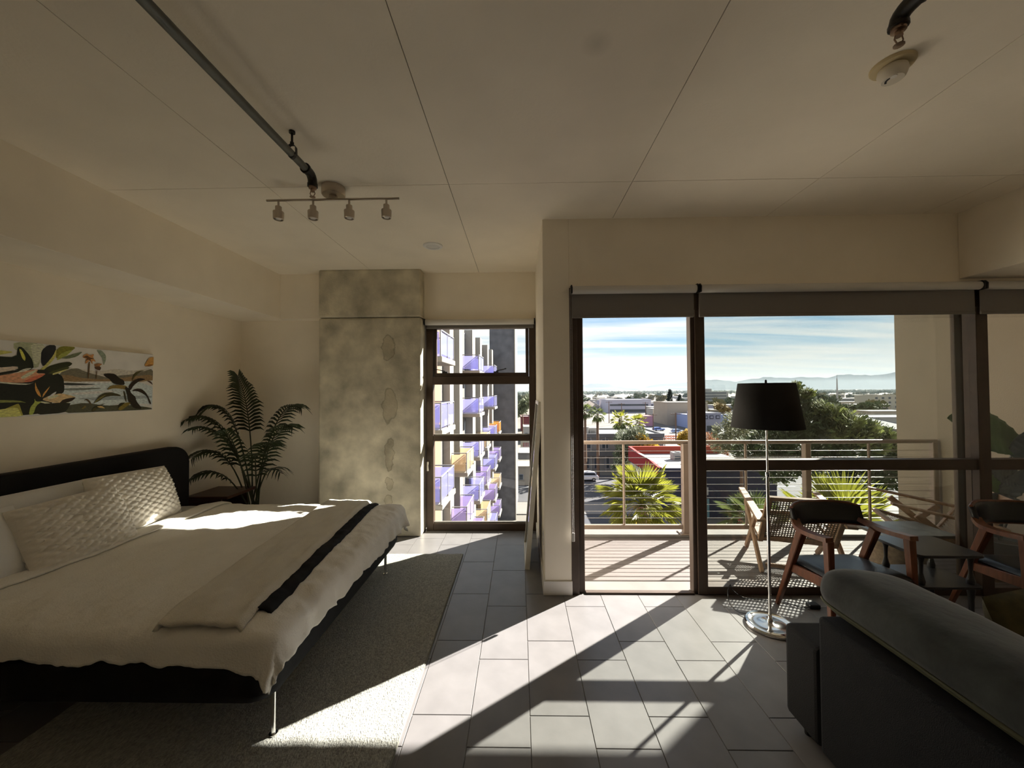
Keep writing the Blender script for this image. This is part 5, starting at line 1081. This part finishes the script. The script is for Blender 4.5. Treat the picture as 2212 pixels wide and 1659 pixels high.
# construction fence and cars
for k in range(9):
    X = 46 + k * 1.55; t = thing('fence_panel', 'orange construction fence panel by the parking lot', 'fence', (X, 128, GZ), 'orange fence panels')
    OR = mat('orange_plastic', (.75, .17, .05), .6); box(X - .7, X + .7, 127.95, 128.05, GZ + 1.2, GZ + 1.5).ob('rail', OR, t); box(X - .7, X + .7, 127.95, 128.05, GZ + .4, GZ + .7).ob('rail', OR, t)
    for s in (-.6, 0, .6): box(X + s - .07, X + s + .07, 127.94, 128.06, GZ, GZ + 1.7).ob('post', OR, t)
TYRE = mat('tyre', (.02, .02, .02), .8); AUTO = mat('car_glass', (.03, .035, .045), .1)
def car(label, x, y, rz, col, suv=True):
    t = thing('car', label, 'car', (0, 0, 0)); paint = mat('car_paint_%g_%g_%g' % col, col, .25, spec=.6); h = 1.68 if suv else 1.42
    bd = [(-2.35, .35), (-2.38, .75), (-2.25, 1.0), (-1.9, h * .64), (1.0, h * .62), (2.15, .92), (2.35, .75), (2.35, .35)]
    MB().prism(bd, -.90, .90, 'XZ').ob('body', paint, t, bevel=.06, bseg=2)
    cb = MB(); pr = [(-2.15, h * .60), (-1.75, h * .95), (-1.3, h), (.15, h), (.45, h * .96), (1.15, h * .60)]; cb.prism(pr, -.74, .74, 'XZ'); cb.ob('cabin', paint, t, bevel=.05, bseg=2)
    for s in (-1, 1): MB().prism([(-1.9, h * .66), (-1.6, h * .9), (.15, h * .92), (.85, h * .66)], s * .745 - .02, s * .745 + .02, 'XZ').ob('side_window', AUTO, t)
    box(-2.12, -1.95, -.6, .6, h * .66, h * .86).ob('rear_window', AUTO, t); MB().add([(1.06, -.62, h * .66), (1.06, .62, h * .66), (.56, .58, h * .92), (.56, -.58, h * .92)], [(0, 1, 2, 3)]).ob('windscreen', AUTO, t)
    for xx in (-1.45, 1.45):
        for s in (-1, 1): wl = MB().lathe([(.0, -.10), (.34, -.10), (.35, 0), (.34, .10), (0, .10)], (xx, s * .83, .35), 16, 'Y').ob('wheel', TYRE, t); MB().lathe([(0, -.11), (.2, -.11), (.2, .11), (0, .11)], (xx, s * .83, .35), 12, 'Y').ob('hub', OFFW, wl)
    for s in (-.65, .65): box(-2.42, -2.33, s - .12, s + .12, .78, .92).ob('tail_light', RED, t)
    t.location = (x, y, GZ + .04); t.rotation_euler.z = rz; return t
car('white suv driving past on the street by the door jamb', 12.0, 71.5, pi, (.72, .72, .76)); car('dark red car parked at the foot of the navy shop', 28.6, 47.5, .5, (.30, .02, .03), False); car('blue car parked beside the beige box building', 56.5, 158, .1, (.16, .24, .55), False)
car('pale blue car parked in front of the blue one', 61, 150, .1, (.35, .45, .70), False); car('white car parked beyond the white shed lot', 50.5, 163, .1, (.7, .7, .72), False); car('dark car parked left of the other parked cars', 48, 152, .15, (.05, .055, .07), False); car('silver car parked in the lot under the railing corner', 66, 140, .1, (.4, .4, .42), False)

# ------------------------------------------------------------------ cypresses and far trees
CYP = mat('cypress', (.030, .042, .030), .85, var=.3, scale=.2)
for i, (X, h) in enumerate(((101.5, 16.6), (108.2, 13.2))):
    t = thing('cypress', ['taller of two dark cypresses above the beige box', 'shorter of two dark cypresses above the beige box'][i], 'cypress', (X, 262, GZ)); mb = MB(); rnd = random.Random(i)
    for q in range(26): v = q / 25; foliage(mb, (X, 262, GZ + 1 + (h - 1.5) * v), 2.6 * (1 - v) ** .6 + .25, 26, .55, rnd, 1.2)
    tag(mb.ob('foliage', CYP, t), kind='stuff'); MB().tube([(X, 262, GZ), (X, 262, GZ + 4)], .3, 6).ob('trunk', BARK, t)
FT = [mat('far_tree_a', (.105, .125, .06), .9, var=.3, scale=1), mat('far_tree_b', (.075, .095, .05), .9, var=.3, scale=1), mat('far_tree_c', (.17, .15, .07), .9, var=.3, scale=1)]
crowns = []
for k in range(6):
    rnd = random.Random(200 + k); mb = MB()
    for q in range(9): foliage(mb, (rnd.uniform(-.6, .6), rnd.uniform(-.6, .6), rnd.uniform(.35, .85)), rnd.uniform(.22, .38), 60, .075, rnd, .3)
    crowns.append(mb.mesh('foliage', FT[k % 3]))
trk = MB().tube([(0, 0, 0), (0, 0, .55)], [.05, .03], 6).mesh('trunk', BARK)
rnd = random.Random(77); tname = ['green', 'dark green', 'yellowish green']
for i in range(330):
    D = 200 * (6.5 ** rnd.random()); px = rnd.choice([rnd.uniform(1255, 1500), rnd.uniform(1505, 1925), rnd.uniform(1600, 1925), rnd.uniform(1108, 1148)]); X = (px - 1122) / 831 * D
    if D < 330 and px < 1480: continue
    k = rnd.randrange(6); s_ = rnd.uniform(6, 11)
    if not clear(X, D, s_ * .95): continue
    t = thing('far_tree', 'small %s tree in the far city below the mountains' % tname[k % 3], 'tree', (X, D, GZ), 'trees of the far city')
    f = link_mesh('foliage', crowns[k], t, rot=(0, 0, rnd.uniform(0, 6)), sc=(s_, s_, s_ * rnd.uniform(.8, 1.1))); link_mesh('trunk', trk, t, sc=(s_, s_, s_))
rnd = random.Random(55); mb = MB()
for i in range(2600):
    D = rnd.uniform(1320, 3000); X = D * rnd.uniform(-.10, 1.05); s_ = rnd.uniform(4, 8); z0 = GZ + s_ * .75
    for q in range(4): foliage(mb, (X + rnd.uniform(-4, 4), D, z0 + rnd.uniform(-1, 1)), s_ * .7, 5, s_ * .28, rnd, .2)
tag(mb.ob('treeline', FT[1]), 'hazy band of distant trees below the mountains', 'trees', kind='stuff')

# ------------------------------------------------------------------ mountains and haze
prof = [(600, 836), (900, 832), (1000, 836), (1100, 838), (1200, 834), (1262, 833), (1275, 829), (1300, 830), (1330, 833), (1355, 831), (1375, 835), (1392, 838), (1410, 834), (1430, 832), (1475, 829), (1500, 825), (1515, 823.7), (1530, 824), (1542, 821.8), (1565, 826), (1585, 828.6), (1601, 824.7), (1620, 822), (1643, 818), (1690, 821), (1740, 820), (1770, 820), (1797, 815), (1815, 816), (1831, 813), (1867, 817), (1890, 815), (1918, 809), (1990, 806), (2100, 812), (2300, 818), (2600, 826)]
MT = gm('mountain_rock', (.10, .105, .115), var=.25, scale=.004, detail=10)
def ridge(Y, k, dz, seed, depth):
    m = MB(); xs_ = []; f = []
    for i in range(len(prof) - 1):
        (a, ya), (b_, yb_) = prof[i], prof[i + 1]; n_ = max(2, int((b_ - a) / 6))
        for j in range(n_): q = j / n_; f.append((a + (b_ - a) * q, ya + (yb_ - ya) * q))
    rows = 8
    def fn(u, v):
        px, py = f[min(len(f) - 1, int(round(u * (len(f) - 1))))]; X = (px - 1122) / 831 * Y; top = (1.68 + (844 - py) * k / 831 * Y + dz) - GZ; top *= 1 + .12 * noise.noise((X * .004 + seed, 0, 0)) + .05 * noise.noise((X * .02, seed, 0))
        return (X + 60 * noise.noise((u * 90, v * 4, seed)), Y - depth * (1 - v) + 25 * noise.noise((u * 50, v * 3, seed + 9)), GZ + max(2, top) * v ** 1.3)
    m.grid(fn, len(f) - 1, rows); return m
struct('mountains', ridge(7000, 1.0, 0, 1.3, 170), MT, 'pale blue mountain ridge on the horizon', 'mountains', smooth=60)
hm = bpy.data.materials.new('thin_haze'); hm.use_nodes = True; t = hm.node_tree; t.nodes.clear(); o_ = t.nodes.new('ShaderNodeOutputMaterial'); vs_ = t.nodes.new('ShaderNodeVolumeScatter'); vs_.inputs['Color'].default_value = (.25, .30, .345, 1); vs_.inputs['Density'].default_value = .00023; vs_.inputs['Anisotropy'].default_value = .0; t.links.new(vs_.outputs[0], o_.inputs['Volume'])
tag(box(-6000, 9500, 230, 6600, GZ - .5, 130).ob('haze', hm), 'thin bluish haze over the distant city', 'haze', kind='stuff')
